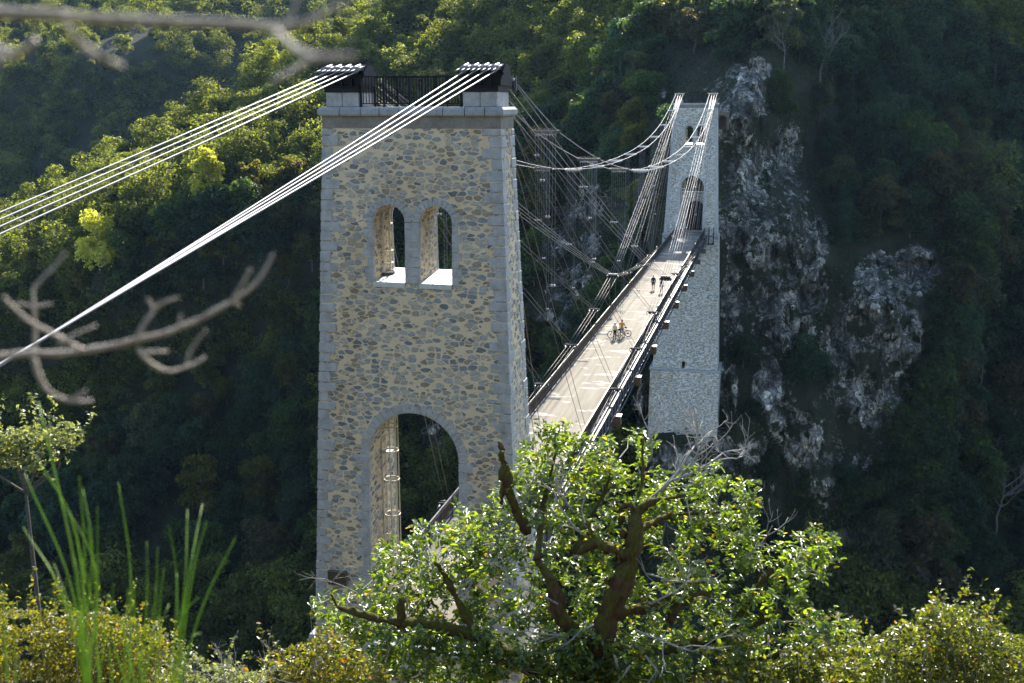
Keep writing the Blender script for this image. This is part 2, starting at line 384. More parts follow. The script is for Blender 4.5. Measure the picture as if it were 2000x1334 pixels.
def wedge(mb, cx, zs, r0, r1, a0, a1, proud, sgn=-1, inset=.16):
    """voussoir on the raking front (sgn -1) or rear face"""
    P = []
    for rr in (r0, r1):
        for a in (a0, a1): P.append((cx+rr*math.cos(a), zs+rr*math.sin(a)))
    f = [(x, sgn*(hd(z)+proud), z) for x, z in P]; b = [(x, sgn*(hd(z)-inset), z) for x, z in P]
    mb.add(f+b, [(0, 1, 3, 2), (4, 6, 7, 5), (0, 4, 5, 1), (1, 5, 7, 3), (3, 7, 6, 2), (2, 6, 4, 0)] if sgn < 0 else [(2, 3, 1, 0), (5, 7, 6, 4), (1, 5, 4, 0), (3, 7, 5, 1), (2, 6, 7, 3), (0, 4, 6, 2)])
def jamb_block(mb, xa, xb, za, zb, proud, sgn=-1, inset=.16):
    x0, x1 = min(xa, xb), max(xa, xb); y = lambda z: sgn*(hd(z)+proud); yi = lambda z: sgn*(hd(z)-inset)
    if sgn < 0: mb.hexa([(x0, y(za), za), (x1, y(za), za), (x1, yi(za), za), (x0, yi(za), za), (x0, y(zb), zb), (x1, y(zb), zb), (x1, yi(zb), zb), (x0, yi(zb), zb)])
    else: mb.hexa([(x0, yi(za), za), (x1, yi(za), za), (x1, y(za), za), (x0, y(za), za), (x0, yi(zb), zb), (x1, yi(zb), zb), (x1, y(zb), zb), (x0, y(zb), zb)])

def rough_blocks(o, amt=.012, seed=0):
    """chip the edges of dressed blocks: bevel then jitter"""
    bm = bmesh.new(); bm.from_mesh(o.data); bmesh.ops.bevel(bm, geom=bm.edges[:], offset=.022, segments=1, affect='EDGES')
    for v in bm.verts:
        n = mnoise.noise_vector(v.co*5.1+Vector((seed, 0, 0))); v.co += n*amt
    bm.to_mesh(o.data); bm.free()

def make_tower(name, y0, label, far=False):
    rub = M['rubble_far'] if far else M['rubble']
    T = empty(name, (0, y0, 0), label, 'bridge tower')
    body = frustum(hw(-.5), hw(21.1), hd(-.5), hd(21.1), -.5, 21.1, 'tower_wall', rub, T)
    bpy.context.view_layer.update()
    cut = [arch_prism(0, AZ0, AZS, AR)]
    for cx in WINS: cut.append(arch_prism(cx, WZ0, WZS, WR, n=20))
    for c in cut: c.location = (0, y0, 0)
    bpy.context.view_layer.update(); bool_cut(body, cut)
    # quoins on all four corners, alternating long and short
    QM = {(a, b): MB() for a in (-1, 1) for b in (-1, 1)}; z = .0; k = 0; rr = random.Random(3 if far else 2)
    while z < 21.0:
        h = min(rr.uniform(.36, .47), 21.08-z)
        if h < .15: break
        g = .02
        for sx in (-1, 1):
            for sy in (-1, 1):
                mb = QM[(sx, sy)]; ln = rr.uniform(.62, .78) if (k+(sx > 0)) % 2 else rr.uniform(.40, .50); ly = rr.uniform(.36, .48) if (k+(sx > 0)) % 2 else rr.uniform(.55, .68)
                p = rr.uniform(.015, .045); q = rr.uniform(.015, .045)
                def cor(zz): return sx*(hw(zz)+p), sy*(hd(zz)+q), sx*(hw(zz)-ln), sy*(hd(zz)-ly)
                (ox, oy, ix, iy) = cor(z+g); (ox2, oy2, ix2, iy2) = cor(z+h-g)
                a = [(min(ox, ix), min(oy, iy), z+g), (max(ox, ix), min(oy, iy), z+g), (max(ox, ix), max(oy, iy), z+g), (min(ox, ix), max(oy, iy), z+g)]
                b = [(min(ox2, ix2), min(oy2, iy2), z+h-g), (max(ox2, ix2), min(oy2, iy2), z+h-g), (max(ox2, ix2), max(oy2, iy2), z+h-g), (min(ox2, ix2), max(oy2, iy2), z+h-g)]
                mb.hexa(a+b)
        z += h; k += 1
    for mb in QM.values(): q = mb.build('quoin_course', M['granite'], T); rough_blocks(q, .016, 3)
    # road arch dressing
    for sg in (-1, 1):
        mb = MB(); n = 27
        for i in range(n):
            wedge(mb, 0, AZS, AR-.012, AR+rr.uniform(.34, .40), PI*i/n+.006, PI*(i+1)/n-.006, rr.uniform(.012, .03), sg)
        z = -.3; k = 0
        while z < AZS-.05:
            h = min(rr.uniform(.36, .46), AZS-z); L = rr.uniform(.52, .62) if k % 2 else rr.uniform(.33, .40)
            for s in (-1, 1): jamb_block(mb, s*(AR-.012), s*(AR+L), z+.008, z+h-.008, rr.uniform(.012, .03), sg)
            z += h; k += 1
        o = mb.build('arch_surround', M['granite'], T); rough_blocks(o, .008, 1)
        mb = MB()
        for cx in WINS:
            n = 13
            for i in range(n): wedge(mb, cx, WZS, WR-.01, WR+(.30 if abs(i-6) < 5 else .29), PI*i/n+.012, PI*(i+1)/n-.012, rr.uniform(.012, .03), sg)
            z = WZ0-.02; k = 0
            while z < WZS-.05:
                h = min(rr.uniform(.30, .40), WZS-z); L = rr.uniform(.36, .42) if k % 2 else rr.uniform(.24, .28)
                s = -1 if cx < 0 else 1
                jamb_block(mb, cx+s*(WR-.01), cx+s*(WR+L), z+.006, z+h-.006, rr.uniform(.012, .03), sg)
                if cx < 0: jamb_block(mb, WINS[0]+WR-.01, WINS[1]-WR+.01, z+.006, z+h-.006, rr.uniform(.012, .03), sg)
                z += h; k += 1
        o = mb.build('window_surround', M['granite'], T); rough_blocks(o, .007, 2)
    # zinc sills, one in each window
    for cx in WINS:
        mb = MB(); f = -hd(15)-.07
        mb.hexa([(cx-.665, f, 14.93), (cx+.665, f, 14.93), (cx+.665, 1.2, 14.98), (cx-.665, 1.2, 14.98), (cx-.665, f, 15.13), (cx+.665, f, 15.13), (cx+.665, 1.2, 15.32), (cx-.665, 1.2, 15.32)])
        for xx in (cx-.3, cx+.3): mb.box(xx-.012, xx+.012, f-.01, f+.02, 15.10, 15.145)
        mb.hexa([(cx-.13, f+.03, 15.13), (cx-.10, f+.03, 15.13), (cx-.10, 1.15, 15.32), (cx-.13, 1.15, 15.32), (cx-.13, f+.03, 15.165), (cx-.10, f+.03, 15.165), (cx-.10, 1.15, 15.352), (cx-.13, 1.15, 15.352)])
        mb.build('window_sill', M['zinc'], T)
    # frieze and cornice
    mb = MB(); a, b = hw(21.1)+.015, hd(21.1)+.015; mb.box(-a, a, -b, b, 21.10, 21.56); mb.build('frieze', M['frieze'], T)
    mb = MB(); a, b = hw(21.5)+.16, hd(21.5)+.16
    xs = [-a]; 
    while xs[-1] < a-.5: xs.append(min(a, xs[-1]+rr.uniform(.72, 1.05)))
    if a-xs[-1] > 0: xs[-1] = a
    for x0, x1 in zip(xs[:-1], xs[1:]):
        e0 = .09 if x0 == -a else .0; e1 = .09 if x1 == a else .0; g = .007
        g = .016; x0 += g if not e0 else 0; x1 -= g if not e1 else 0
        mb.hexa([(x0+e0*.6, -b+.05, 21.56), (x1-e1*.6, -b+.05, 21.56), (x1-e1*.6, b-.05, 21.56), (x0+e0*.6, b-.05, 21.56), (x0, -b, 21.62), (x1, -b, 21.62), (x1, b, 21.62), (x0, b, 21.62)])
        mb.hexa([(x0, -b, 21.6205), (x1, -b, 21.6205), (x1, b, 21.6205), (x0, b, 21.6205), (x0, -b, 21.80), (x1, -b, 21.80), (x1, b, 21.80), (x0, b, 21.80)])
        mb.hexa([(x0, -b, 21.8005), (x1, -b, 21.8005), (x1, b, 21.8005), (x0, b, 21.8005), (x0+e0, -b+.12, 21.90), (x1-e1, -b+.12, 21.90), (x1-e1, b-.12, 21.90), (x0+e0, b-.12, 21.90)])
    mb.build('cornice', M['cornice'], T)
    # plinth blocks under the saddles
    for s in (-1, 1):
        mb = MB(); xa, xb = 2.12*s, 3.46*s; x0, x1 = min(xa, xb), max(xa, xb); xm = (x0+x1)/2
        for u0, u1 in ((x0, xm-.008), (xm+.008, x1)): mb.box(u0, u1, -.86, .86, 21.90, 22.46)
        o = mb.build('saddle_plinth', M['granite'], T); rough_blocks(o, .008, 5)
    # string course at road level and pier below
    def ledge(z, hx, hy, h=.34, out=.17):
        mb = MB(); a, b = hx+out, hy+out; xs = np.linspace(-a, a, 13)
        for x0, x1 in zip(xs[:-1], xs[1:]):
            g = .006
            mb.hexa([(x0+g, -b+.06, z), (x1-g, -b+.06, z), (x1-g, b-.06, z), (x0+g, b-.06, z), (x0+g, -b, z+.08), (x1-g, -b, z+.08), (x1-g, b, z+.08), (x0+g, b, z+.08)])
            mb.hexa([(x0+g, -b, z+.0805), (x1-g, -b, z+.0805), (x1-g, b, z+.0805), (x0+g, b, z+.0805), (x0+g, -b, z+h-.10), (x1-g, -b, z+h-.10), (x1-g, b, z+h-.10), (x0+g, b, z+h-.10)])
            mb.hexa([(x0+g, -b, z+h-.0995), (x1-g, -b, z+h-.0995), (x1-g, b, z+h-.0995), (x0+g, b, z+h-.0995), (x0+g, -b+.14, z+h), (x1-g, -b+.14, z+h), (x1-g, b-.14, z+h), (x0+g, b-.14, z+h)])
        mb.build('string_course', M['cornice'], T)
    L = -.70 if not far else -.42
    ledge(L, 4.62, 1.95)
    if not far:
        frustum(5.6, 4.72, 2.9, 2.02, -16, -.70, 'pier', rub, T)
    else:
        p = frustum(5.62, 4.75, 3.0, 2.05, -23.9, -.42, 'pier', rub, T)
        c = arch_prism(-.25, -23.5, -22.5, .27, n=12); c.location = (0, y0, 0); c.scale = (1, 1, 1)
        bpy.context.view_layer.update(); bool_cut(p, [c])
        ledge(-23.94, 5.95, 3.3, .38, .18)
        frustum(6.05, 5.98, 3.5, 3.35, -33, -23.94, 'lower_pier', rub, T)
        frustum(6.12, 6.06, 3.6, 3.52, -48, -33, 'footing', M['rubble_far'], T)
        QP = {-1: MB(), 1: MB()}; zq = -33.
        while zq < -.8:
            h = .5
            lo = zq > -23.9
            for s in (-1, 1):
                if lo: f = (zq+23.9)/23.5; X = 5.62-.87*f; Y = 3.0-.95*f
                elif zq+h < -24.0: X, Y = 6.05, 3.5-.15*(zq+33)/9.1
                else: continue
                ln = .75 if int(zq*2) % 2 else .45
                a, b = sorted((s*(X+.03), s*(X-ln))); QP[s].box(a, b, -Y-.03, -Y+.5, zq+.01, zq+h-.01)
            zq += h
        o = mb.build('quoin_course', M['granite'], T)
    # saddles on top are things of their own
    return T

near = make_tower('near_tower', 0, 'tall rubble stone bridge tower with twin round windows filling the middle of the view')
far = make_tower('far_tower', 140, 'rubble stone bridge tower on a high pier against the cliff at the far end', True)

def make_saddle(loc, label):
    T = empty('cable_saddle', loc, label, 'cable saddle', 'cast cable saddles on the tower tops')
    mb = MB(); mb.box(-.74, .74, -.92, .92, .0, .035); mb.box(-.72, .72, -.90, .90, -.19, -.002)
    for i in range(7): mb.tube([(-.6+.2*i, -.91, -.03), (-.6+.2*i, -.955, -.03)], .022, 6)
    mb.build('bed_plate', M['steel'], T)
    xs = [-.60, -.20, .20, .60]
    mb = MB()
    for i in range(5):
        x = -.78+.39*i
        pr = [(-.86, .035), (.86, .035), (.80, .35), (.42, .80), (-.10, .86), (-.50, .55), (-.84, .22)]
        k = len(pr); mb.add([(x-.028, y, z) for y, z in pr]+[(x+.028, y, z) for y, z in pr], [tuple(range(k-1, -1, -1)), tuple(range(k, 2*k))]+[(j, (j+1) % k, (j+1) % k+k, j+k) for j in range(k)])
    mb.box(-.75, .75, -.1, .60, .05, .62); mb.box(-.75, .75, -.70, -.66, .05, .42); mb.build('rib_plates', M['steel'], T)
    mb = MB()
    for x in xs:
        mb.tube([(x, .62, .42), (x, .40, .66), (x, .10, .80), (x, -.15, .80), (x, -.5, .70), (x, -.95, .56)], [.075, .085, .09, .09, .09, .075], 10)
        mb.tube([(x, -.30, .83), (x, -1.28, .66)], .062, 10); mb.tube([(x+.13, -.30, .80), (x+.13, -1.1, .66)], .03, 8)
        for d in (-.10, .10): mb.tube([(x+d, -1.15, .64), (x+d, -1.75, .53)], .022, 6)
    mb.build('socket_rods', M['cable'], T, True)
    mb = MB()
    for x in xs: mb.box(x-.15, x+.15, -.34, .2, .885, .905)
    mb.box(-.9, .9, -.72, -.62, .42, .50)
    for x in xs:
        for d in (-.1, .1): mb.tube([(x+d, -.60, .46), (x+d, -.80, .42)], .02, 6)
    mb.build('clamp_plates', M['steel'], T)
    return T
saddles = []
s0 = make_saddle((-2.79, 0, 22.655), 'black steel saddle with bright cable ends on the left end of the near tower top')
for loc, lab in (((2.79, 0, 22.655), 'black steel saddle with glinting cable ends on the right end of the near tower top'), ((-2.79, 140, 22.655), 'dim steel saddle on the left end of the far tower top'), ((2.79, 140, 22.655), 'sunlit glinting steel saddle on the right end of the far tower top')):
    d = dup(s0, location=loc); d['label'] = lab
    if loc[1] > 1: d.rotation_euler.z = PI

# railings on the tower tops
def tower_rail(y0, label, cat='railing'):
    T = empty('tower_railing', (0, y0, 21.90), label, cat, 'black railings on the tower tops')
    def post(x, y): MB().box(x-.04, x+.04, y-.04, y+.04, 0, 1.12).build('post', M['steel'], T)
    for y in (-.74, .74):
        for x in (-2.05, -1.1, -.05, 1.0, 2.02): post(x, y)
        mb = MB(); mb.box(-2.05, 2.05, y-.025, y+.025, 1.12, 1.16); mb.box(-2.05, 2.05, y-.018, y+.018, .11, .145); mb.build('rail', M['steel'], T)
        mb = MB(); x = -1.95
        while x < 2.0: mb.tube([(x, y, .145), (x, y, 1.12)], .017, 5, False); x += .12
        mb.build('baluster_bars', M['steel'], T)
    return T
tower_rail(0, 'black bar railing between the saddles on top of the near tower'); tower_rail(140, 'dark bar railing between the saddles on top of the far tower')

# caged ladder inside the near tower
def caged_ladder(y0, label):
    T = empty('caged_ladder', (-1.60, y0+.12, 0), label, 'ladder', 'caged ladders inside the towers')
    for z0, z1 in ((-.1, 9.15), (15.3, 17.9)):
        mb = MB()
        for x in (-.36, -.36): pass
        for y in (-.22, .22): mb.tube([(-.31, y, z0), (-.31, y, z1)], .025, 6)
        z = z0+.2
        while z < z1: mb.tube([(-.31, -.22, z), (-.31, .22, z)], .014, 5); z += .28
        mb.build('ladder_rungs', M['ladder'], T)
        for a in (-75, -25, 25, 75):
            x, y = .32*math.cos(R_(a)), .32*math.sin(R_(a)); MB().tube([(x, y, z0+(1.6 if z0 < 1 else 0)), (x, y, z1)], .026, 6).build('cage_bar', M['ladder'], T)
        zs = [1.5, 3.0, 4.7, 6.3, 7.6, 8.7] if z0 < 1 else [15.7, 16.2, 17.3]
        for z in zs:
            m2 = MB(); m2.ring((-.0, 0, z), .33, .028, 'z', 22, 6); m2.build('hoop', M['ladder'], T, True)
    mb = MB(); mb.box(-.36, .1, -.2, .22, 7.52, 7.56); mb.build('rest_plate', M['zinc'], T)
    mb = MB(); mb.ring((-.02, 0, 15.30), .40, .035, 'z', 22, 6); mb.tube([(-.02, 0, 15.17), (-.02, 0, 15.29)], .43, 22); mb.build('hatch_collar', M['girder'], T)
    return T
caged_ladder(0, 'cream caged ladder rising through the arch and left window of the near tower')
caged_ladder(140, 'distant caged ladder seen through the windows and arch of the far tower')

# bronze plaque on the near tower
T = empty('plaque', (-3.44, -1.80, 2.05), 'dark bronze plaque on the front wall low on the left of the near tower', 'plaque')
MB().box(-.40, .40, -.05, .12, 0, .60).build('plaque_plate', M['bronze'], T, bevel=.008)
mb = MB(); mb.box(-.42, .42, -.065, .0, .60, .625); mb.box(-.42, .42, -.065, 0, -.02, 0); mb.box(-.42, -.40, -.065, 0, 0, .6); mb.box(.40, .42, -.065, 0, 0, .6); mb.build('plaque_rim', M['socket'], T)

# tunnel portal behind the far tower
T = empty('tunnel_portal', (0, 143.2, 0), 'grey masonry tunnel portal seen through the far tower arch', 'tunnel portal')
o = MB().box(-3.9, 3.3, 0, 1.6, -1.5, 6.5).build('portal_wall', M['rubble_far'], T); bpy.context.view_layer.update()
c = arch_prism(.35, -.0, 3.6, 1.62, -1, 1.2, 20); c.location = (0, 143.2, 0); bpy.context.view_layer.update(); bool_cut(o, [c])
mb = MB(); mb.box(-4.0, 3.4, -.12, 1.6, 6.5, 6.78); mb.build('coping', M['cornice'], T)
mb = MB(); mb.box(-1.27, 1.97, 1.0, 1.3, 0, 5.3); mb.build('tunnel_shade_panel', M['steel'], T)  # black panel closing the arch, stands in for the tunnel's unlit depth
# small drainage gallery mouth beside the far tower top
GL = tuple(aty(1410, 240, 150.2)); T = empty('gallery_mouth', GL, 'small dark arched gallery mouth in the rock right of the far tower top', 'gallery')
o = MB().box(-1.0, 1.1, 0, 3, -1.2, 1.9).build('gallery_wall', M['darkstone'], T); bpy.context.view_layer.update()
c = arch_prism(0, -1.3, .5, .8, -1, 2.5, 16); c.location = GL; bpy.context.view_layer.update(); bool_cut(o, [c])

# ================================================================ DECK
BAY = 140/12
T = empty('bridge_deck', (0, 70, 0), 'long straight suspended roadway of pale worn asphalt between the two towers', 'bridge deck')
def dbox(name, mat, *b, bevel=0):
    mb = MB(); mb.box(*b); return mb.build(name, mat, T, bevel=bevel)
Ln = 71.2
dbox('roadway', M['asphalt'], -2.36, 2.36, -Ln, Ln, -.16, 0)
for s in (-1, 1):
    a, b = sorted((2.36*s, 2.60*s)); dbox('edge_strip', M['girder'], a, b, -Ln, Ln, -.14, .06)
    mb = MB(); a, b = sorted((2.70*s, 2.85*s)); mb.box(a, b, -69.2, 69.2, -.08, -.045); a, b = sorted((2.62*s, 2.92*s)); mb.box(a, b, -69.2, 69.2, -1.0, -.965)
    mb.box(2.77*s-.012, 2.77*s+.012, -69.2, 69.2, -.965, -.08); y = -69
    while y < 69.2: mb.box(*sorted((2.80*s if s > 0 else -2.9, 2.9 if s > 0 else -2.80)), y-.012, y+.012, -.965, -.08); y += 1.46
    mb.build('edge_girder', M['girder'], T)
    # little scalloped gutter brackets along the outer flange
for k in range(1, 12):
    y = -70+k*BAY; mb = MB()
    mb.box(-3.12, 3.12, y-.33, y-.30, -1.78, -1.02); mb.box(-3.12, 3.12, y+.30, y+.33, -1.78, -1.02)
    mb.box(-3.3, 3.3, y-.36, y+.36, -1.82, -1.79); mb.box(-3.05, 3.05, y-.34, y+.34, -1.05, -1.01)
    for s in (-1, 1):
        for x in np.linspace(.4, 3.0, 6): mb.box(s*x-.02, s*x+.02, y-.36, y-.33, -1.78, -1.04)
        mb.box(*sorted((s*2.95, s*3.35)), y-.34, y+.34, -1.78, -1.06)
    mb.build('crossbeam', M['rust'], T)
    for s in (-1, 1):
        mb = MB(); mb.box(*sorted((s*2.95, s*3.38)), y-.38, y+.38, -1.055, -1.02); mb.build('bearing_plate', M['zinc'], T)
mb = MB()
for k in range(12):
    y0, y1 = -70+k*BAY, -70+(k+1)*BAY
    for s in (-1, 1): mb.tube([(2.7*s, y0, -1.75), (-2.7*s, y1, -1.75)], .06, 4)
    for s in (-1, 1):
        mb.tube([(2.77*s, y0+.4, -1.72), (2.77*s, y0+BAY*.5, -1.0)], .05, 4); mb.tube([(2.77*s, y1-.4, -1.72), (2.77*s, y0+BAY*.5, -1.0)], .05, 4)
        mb.tube([(2.77*s, y0, -1.8), (2.77*s, y1, -1.8)], .06, 4)
mb.build('under_bracing', M['girder'], T)

def deck_rail(s, label):
    T = empty('bridge_railing', (2.44*s, 70, .06), label, 'railing')
    n = 70; ys = np.linspace(-68.6, 68.6, n+1)
    p = MB().box(-.035, .035, -.035, .035, 0, 1.16); me = None
    for y in ys:
        if me is None:
            o = p.build('post', M['rail'], T); me = o.data
        else: o = link('post', me, T)
        o.location = (0, y, 0)
    mb = MB(); mb.box(-.04, .04, -68.6, 68.6, 1.10, 1.15); mb.build('handrail', M['rail'], T)
    mb = MB(); mb.box(-.025, .025, -68.6, 68.6, .10, .14); mb.box(-.02, .02, -68.6, 68.6, .38, .41); mb.box(-.02, .02, -68.6, 68.6, .93, .96)
    y = -68.6
    while y < 68.6:                         # upright bars, lattice below
        mb.box(-.010, .010, y-.011, y+.011, .40, .94)
        mb.box(-.010, .010, y+.065, y+.087, .40, .94)
        for a, b in ((0, .155), (.155, 0)):
            mb.add([(-.012, y+a-.012, .13), (-.012, y+a+.012, .13), (-.012, y+b+.012, .39), (-.012, y+b-.012, .39), (.012, y+a-.012, .13), (.012, y+a+.012, .13), (.012, y+b+.012, .39), (.012, y+b-.012, .39)], [(3, 2, 1, 0), (4, 5, 6, 7), (0, 1, 5, 4), (2, 3, 7, 6), (1, 2, 6, 5), (3, 0, 4, 7)])
        y += .155
    mb.build('lattice_infill', M['rail'], T)
    mb = MB(); mb.box(-.012, .012, -68.6, 68.6, 1.02, 1.035); y = -68.6; i = 0             # cast rosettes along the top
    while y < 68.6:
        mb.box(-.02, .02, y-.035, y+.035, .975, 1.085); y += .31
    mb.build('rosette_band', M['rail'], T)
    return T
deck_rail(-1, 'brown black lattice railing along the left edge of the bridge road'); deck_rail(1, 'brown black lattice railing along the right edge of the bridge road')

# dark inspection frame at the far right deck end
T = empty('inspection_frame', (3.55, 137.0, -1.4), 'small dark steel access frame at the far end of the right railing', 'access frame')
mb = MB()
for x in (-.35, .45):
    for y in (-.5, .5): mb.box(x-.04, x+.04, y-.04, y+.04, 0, 2.9)
mb.build('uprights', M['steel'], T)
mb = MB(); mb.box(-.5, .6, -.6, .6, -.08, 0); mb.box(-.4, .5, -.54, -.46, 1.3, 1.4); mb.build('floor_plate', M['steel'], T)

# ================================================================ CABLES
CX = 2.80
def cable(name, P, r, mat, label, cat, group, n=7):
    return tag(MB().tube(P, r, n).build(name, mat, None, True), label, cat, group)
ORD = ['outermost', 'second from outside', 'third from outside', 'innermost']
side = {-1: 'left', 1: 'right'}
NODEZ = {0: .30, 1: .42, 2: .62, 3: .95, 4: 1.35, 5: 2.25, 6: 3.62}
nz = lambda k: NODEZ[min(k, 12-k)]
ny = lambda k: k*BAY
# backstays from the near saddles to the hillside behind the camera
mR = [.2025, .193, .1845, .1755]; xo = [-.60, -.20, .20, .60]
for s in (-1, 1):
    for i in range(4):
        x = s*2.79+xo[i]; m = mR[i] if s > 0 else .193
        pos = ORD[i] if s < 0 else ORD[3-i]
        cable('backstay_cable', [(x, -.9, 23.2), (x, -12, 23.2-11.1*m-.06), (x, -26, 23.2-25.1*m-.06), (x, -60, 23.2-59.1*m)], .023, M['cable'], f'{pos} bright backstay cable descending from the near tower\'s {side[s]} saddle', 'cable', 'bright backstay cables of the near tower', 9)
    for i in range(4):      # far backstays run into the rock
        x = s*2.79+xo[i]
        cable('backstay_cable', [(x, 140.9, 23.2), (x, 155, 20.4)], .036, M['cable'], f'far {side[s]} backstay cable running from the far tower to the rock', 'cable', f'far {side[s]} backstay cables behind the far tower', 6)
# fan stays
where = {1: 'first', 2: 'second', 3: 'third', 4: 'fourth', 5: 'fifth'}
for s in (-1, 1):
    for t in (0, 1):
        ty = 0.0 if t == 0 else 140.; sg = 1 if t == 0 else -1; tn = 'near' if t == 0 else 'far'
        for k in (6, 5, 4, 3, 2, 1):
            n = 4 if k == 6 else 2; kk = k if t == 0 else 12-k
            for i in range(n):
                u = (i-(n-1)/2)
                ax = s*2.79 + u*(.40 if n == 4 else .40); bx = s*(CX+.05) + u*(.25 if n == 4 else .34)
                a = Vector((ax, ty+sg*(.55+.05*k), 22.30+.15*k)); b = Vector((bx, ny(kk)-sg*.18, nz(kk)+.16))
                L = (b-a).length; P = []
                for j in range(9):
                    f = j/8; p = a.lerp(b, f); p.z -= .00045*L*L*4*f*(1-f)*.25; P.append(p)
                end = 'mid-span joint' if k == 6 else f'{where[k]} joint from that tower'
                mt = M['cable'] if (k == 6 or (t == 1 and k == 5)) else M['cable2']  # steeper far stays get a darker colour to stand for missing sun glint
                oi = (ORD[i] if s < 0 else ORD[3-i]) if n == 4 else (['outer', 'inner'][i] if s < 0 else ['inner', 'outer'][i])
                cable('stay_cable', P, .018 if n == 4 else (.016 if t == 0 or k == 5 else .012), mt, f'{oi} {side[s]} stay cable from the {tn} tower to the {end}', 'cable', 'stay cables fanning from the towers', 6)
                # cast collar on each stay
                if k > 1:
                    for f in ((.30, .62) if k > 3 else (.5,)):
                        pass
# chain cables along the deck
for s in (-1, 1):
    for k in range(12):
        hi = max(min(k, 11-k), 0); n = 4 if hi >= 5 else (3 if hi >= 3 else 2)
        for i in range(n):
            u = i-(n-1)/2; x = s*(CX+.05)+u*.30
            a = (x, ny(k)+(.2 if k else 1.9), nz(k)); b = (x, ny(k+1)-(.2 if k < 11 else 1.9), nz(k+1))
            nm = (['outer', 'inner'] if n == 2 else ['outer', 'middle', 'inner'] if n == 3 else ORD)
            nm = nm[i] if s < 0 else nm[n-1-i]
            cable('chain_cable', [a, b], .015, M['cable2'], f'{nm} chain cable beside the {side[s]} railing in bay {["one","two","three","four","five","six","seven","eight","nine","ten","eleven","twelve"][k]} from the near tower', 'cable', 'chain cables running joint to joint beside the deck', 6)
# joints
def joint(s, k):
    big = k == 6
    T = empty('cable_joint', (s*(CX+.05), ny(k), nz(k)), None, 'cable joint', 'cable joints of the deck chain')
    n = {6: 'mid-span', 1: 'first', 2: 'second', 3: 'third', 4: 'fourth', 5: 'fifth'}[min(k, 12-k)]
    T['label'] = f'big dark cable joint at mid-span over the {side[s]} railing' if big else f'{n} cable joint from the {"near" if k < 6 else "far"} tower beside the {side[s]} railing'
    w = .62 if big else .52; mb = MB()
    mb.box(-w, w, -.16, -.10, -.10, .12); mb.box(-w, w, .10, .16, -.10, .12)
    if big: mb.box(-w, w, -.3, .3, -.16, .16); mb.box(-w+.1, w-.1, -.2, .2, .16, .34)
    mb.build('yoke_plates', M['steel'], T, bevel=.012)
    mb = MB(); mb.tube([(-w*.85, 0, -.03), (w*.85, 0, -.03)], .05, 6)
    for x in np.linspace(-w*.8, w*.8, 4 if big else 3):
        mb.tube([(x, -.62, -.06), (x, -.10, 0)], [.05, .07], 8); mb.tube([(x, .62, -.06), (x, .10, 0)], [.05, .07], 8)
    mb.build('sockets', M['socket'], T, True)
    mb = MB()
    for x in (-w, w): mb.sphere((x, 0, 0), .07, 8, 6)
    for d in (-.3, .3): mb.tube([(d, 0, -.05), (d, 0, -nz(k)-1.1)], .014, 5)
    mb.build('hanger_rods', M['wire'], T)
for s in (-1, 1):
    for k in range(1, 12): joint(s, k)
# short diagonal tie from the mid-span joint to the far side joints
# catenary pairs with crossbars (they carry the stays)
LADZ = [(10.5, 20.70), (22.45, 18.75), (34.75, 17.40), (46.6, 16.60), (58.2, 16.20), (70, 16.08), (81.2, 16.22), (93.2, 16.61), (105.0, 17.45), (117, 18.80), (128.5, 20.82)]
for s in (-1, 1):
    for q in (-1, 1):
        x = s*2.8+q*.6; xe = s*2.79+q*.62
        P = [(xe, .3, 23.35)]+[(x, y, z) for y, z in LADZ]+[(xe, 139.7, 23.35)]
        P2 = []
        for a, b in zip(P[:-1], P[1:]):
            for f in (0, .5): P2.append(Vector(a).lerp(Vector(b), f))
        P2.append(Vector(P[-1]))
        for i in range(1, len(P2), 2): P2[i].z -= .05
        inn = 'outer' if q*s > 0 else 'inner'
        cable('catenary_cable', P2, .024, M['cable'], f'{inn} sagging catenary cable of the {side[s]} pair between the tower tops', 'cable', 'sagging catenary cables between the tower tops', 7)
    for j, (y, z) in enumerate(LADZ):
        T = empty('spreader_bar', (s*2.8, y, z), f'spreader bar number {["one","two","three","four","five","six","seven","eight","nine","ten","eleven"][j]} from the near tower across the {side[s]} catenary pair', 'spreader bar', 'spreader bars across the catenary pairs')
        mb = MB(); mb.box(-.72, .72, -.035, .035, -.03, .03); mb.box(-.72, .72, -.05, -.03, -.10, -.03)
        for x in (-.6, .6): mb.box(x-.06, x+.06, -.08, .08, -.05, .07)
        mb.build('bar', M['zinc'] if j > 2 else M['girder'], T)
        mb = MB(); xs = np.linspace(-.5, .5, 8); mb.box(-.52, .52, -.012, .012, -.16, -.135); mb.box(-.52, .52, -.006, .006, .10, .115)
        for x in xs:
            mb.tube([(x, 0, -.08), (x, 0, -.20)], .018, 5); mb.box(x-.03, x+.03, -.03, .03, -.24, -.17); mb.tube([(x, 0, .03), (x, 0, .16)], .010, 4)
        mb.build('hanger_hooks', M['cable'], T)
        # thin hangers dropping to each stay bundle crossed below
        mb = MB(); cnt = 0
        for tt in (0, 1):
            for k in (6, 5, 4, 3, 2):
                yb = ny(k); ty = 0
                yy = y if tt == 0 else 140-y
                if 1 < yy < yb-1:
                    zst = 22.3+.15*k + (nz(k)-22.3-.15*k)*(yy-.8)/(yb-.8)
                    if zst < z-.4:
                        for u in ((-.3, .3) if k < 6 else (-.45, -.15, .15, .45)):
                            if cnt < 8: mb.tube([(xs[cnt], 0, -.2), (xs[cnt], 0, zst-z)], .007, 4, False); mb.box(xs[cnt]-.04, xs[cnt]+.04, -.05, .05, zst-z-.05, zst-z+.05); cnt += 1
        if cnt: mb.build('hanger_wires', M['wire'], T)
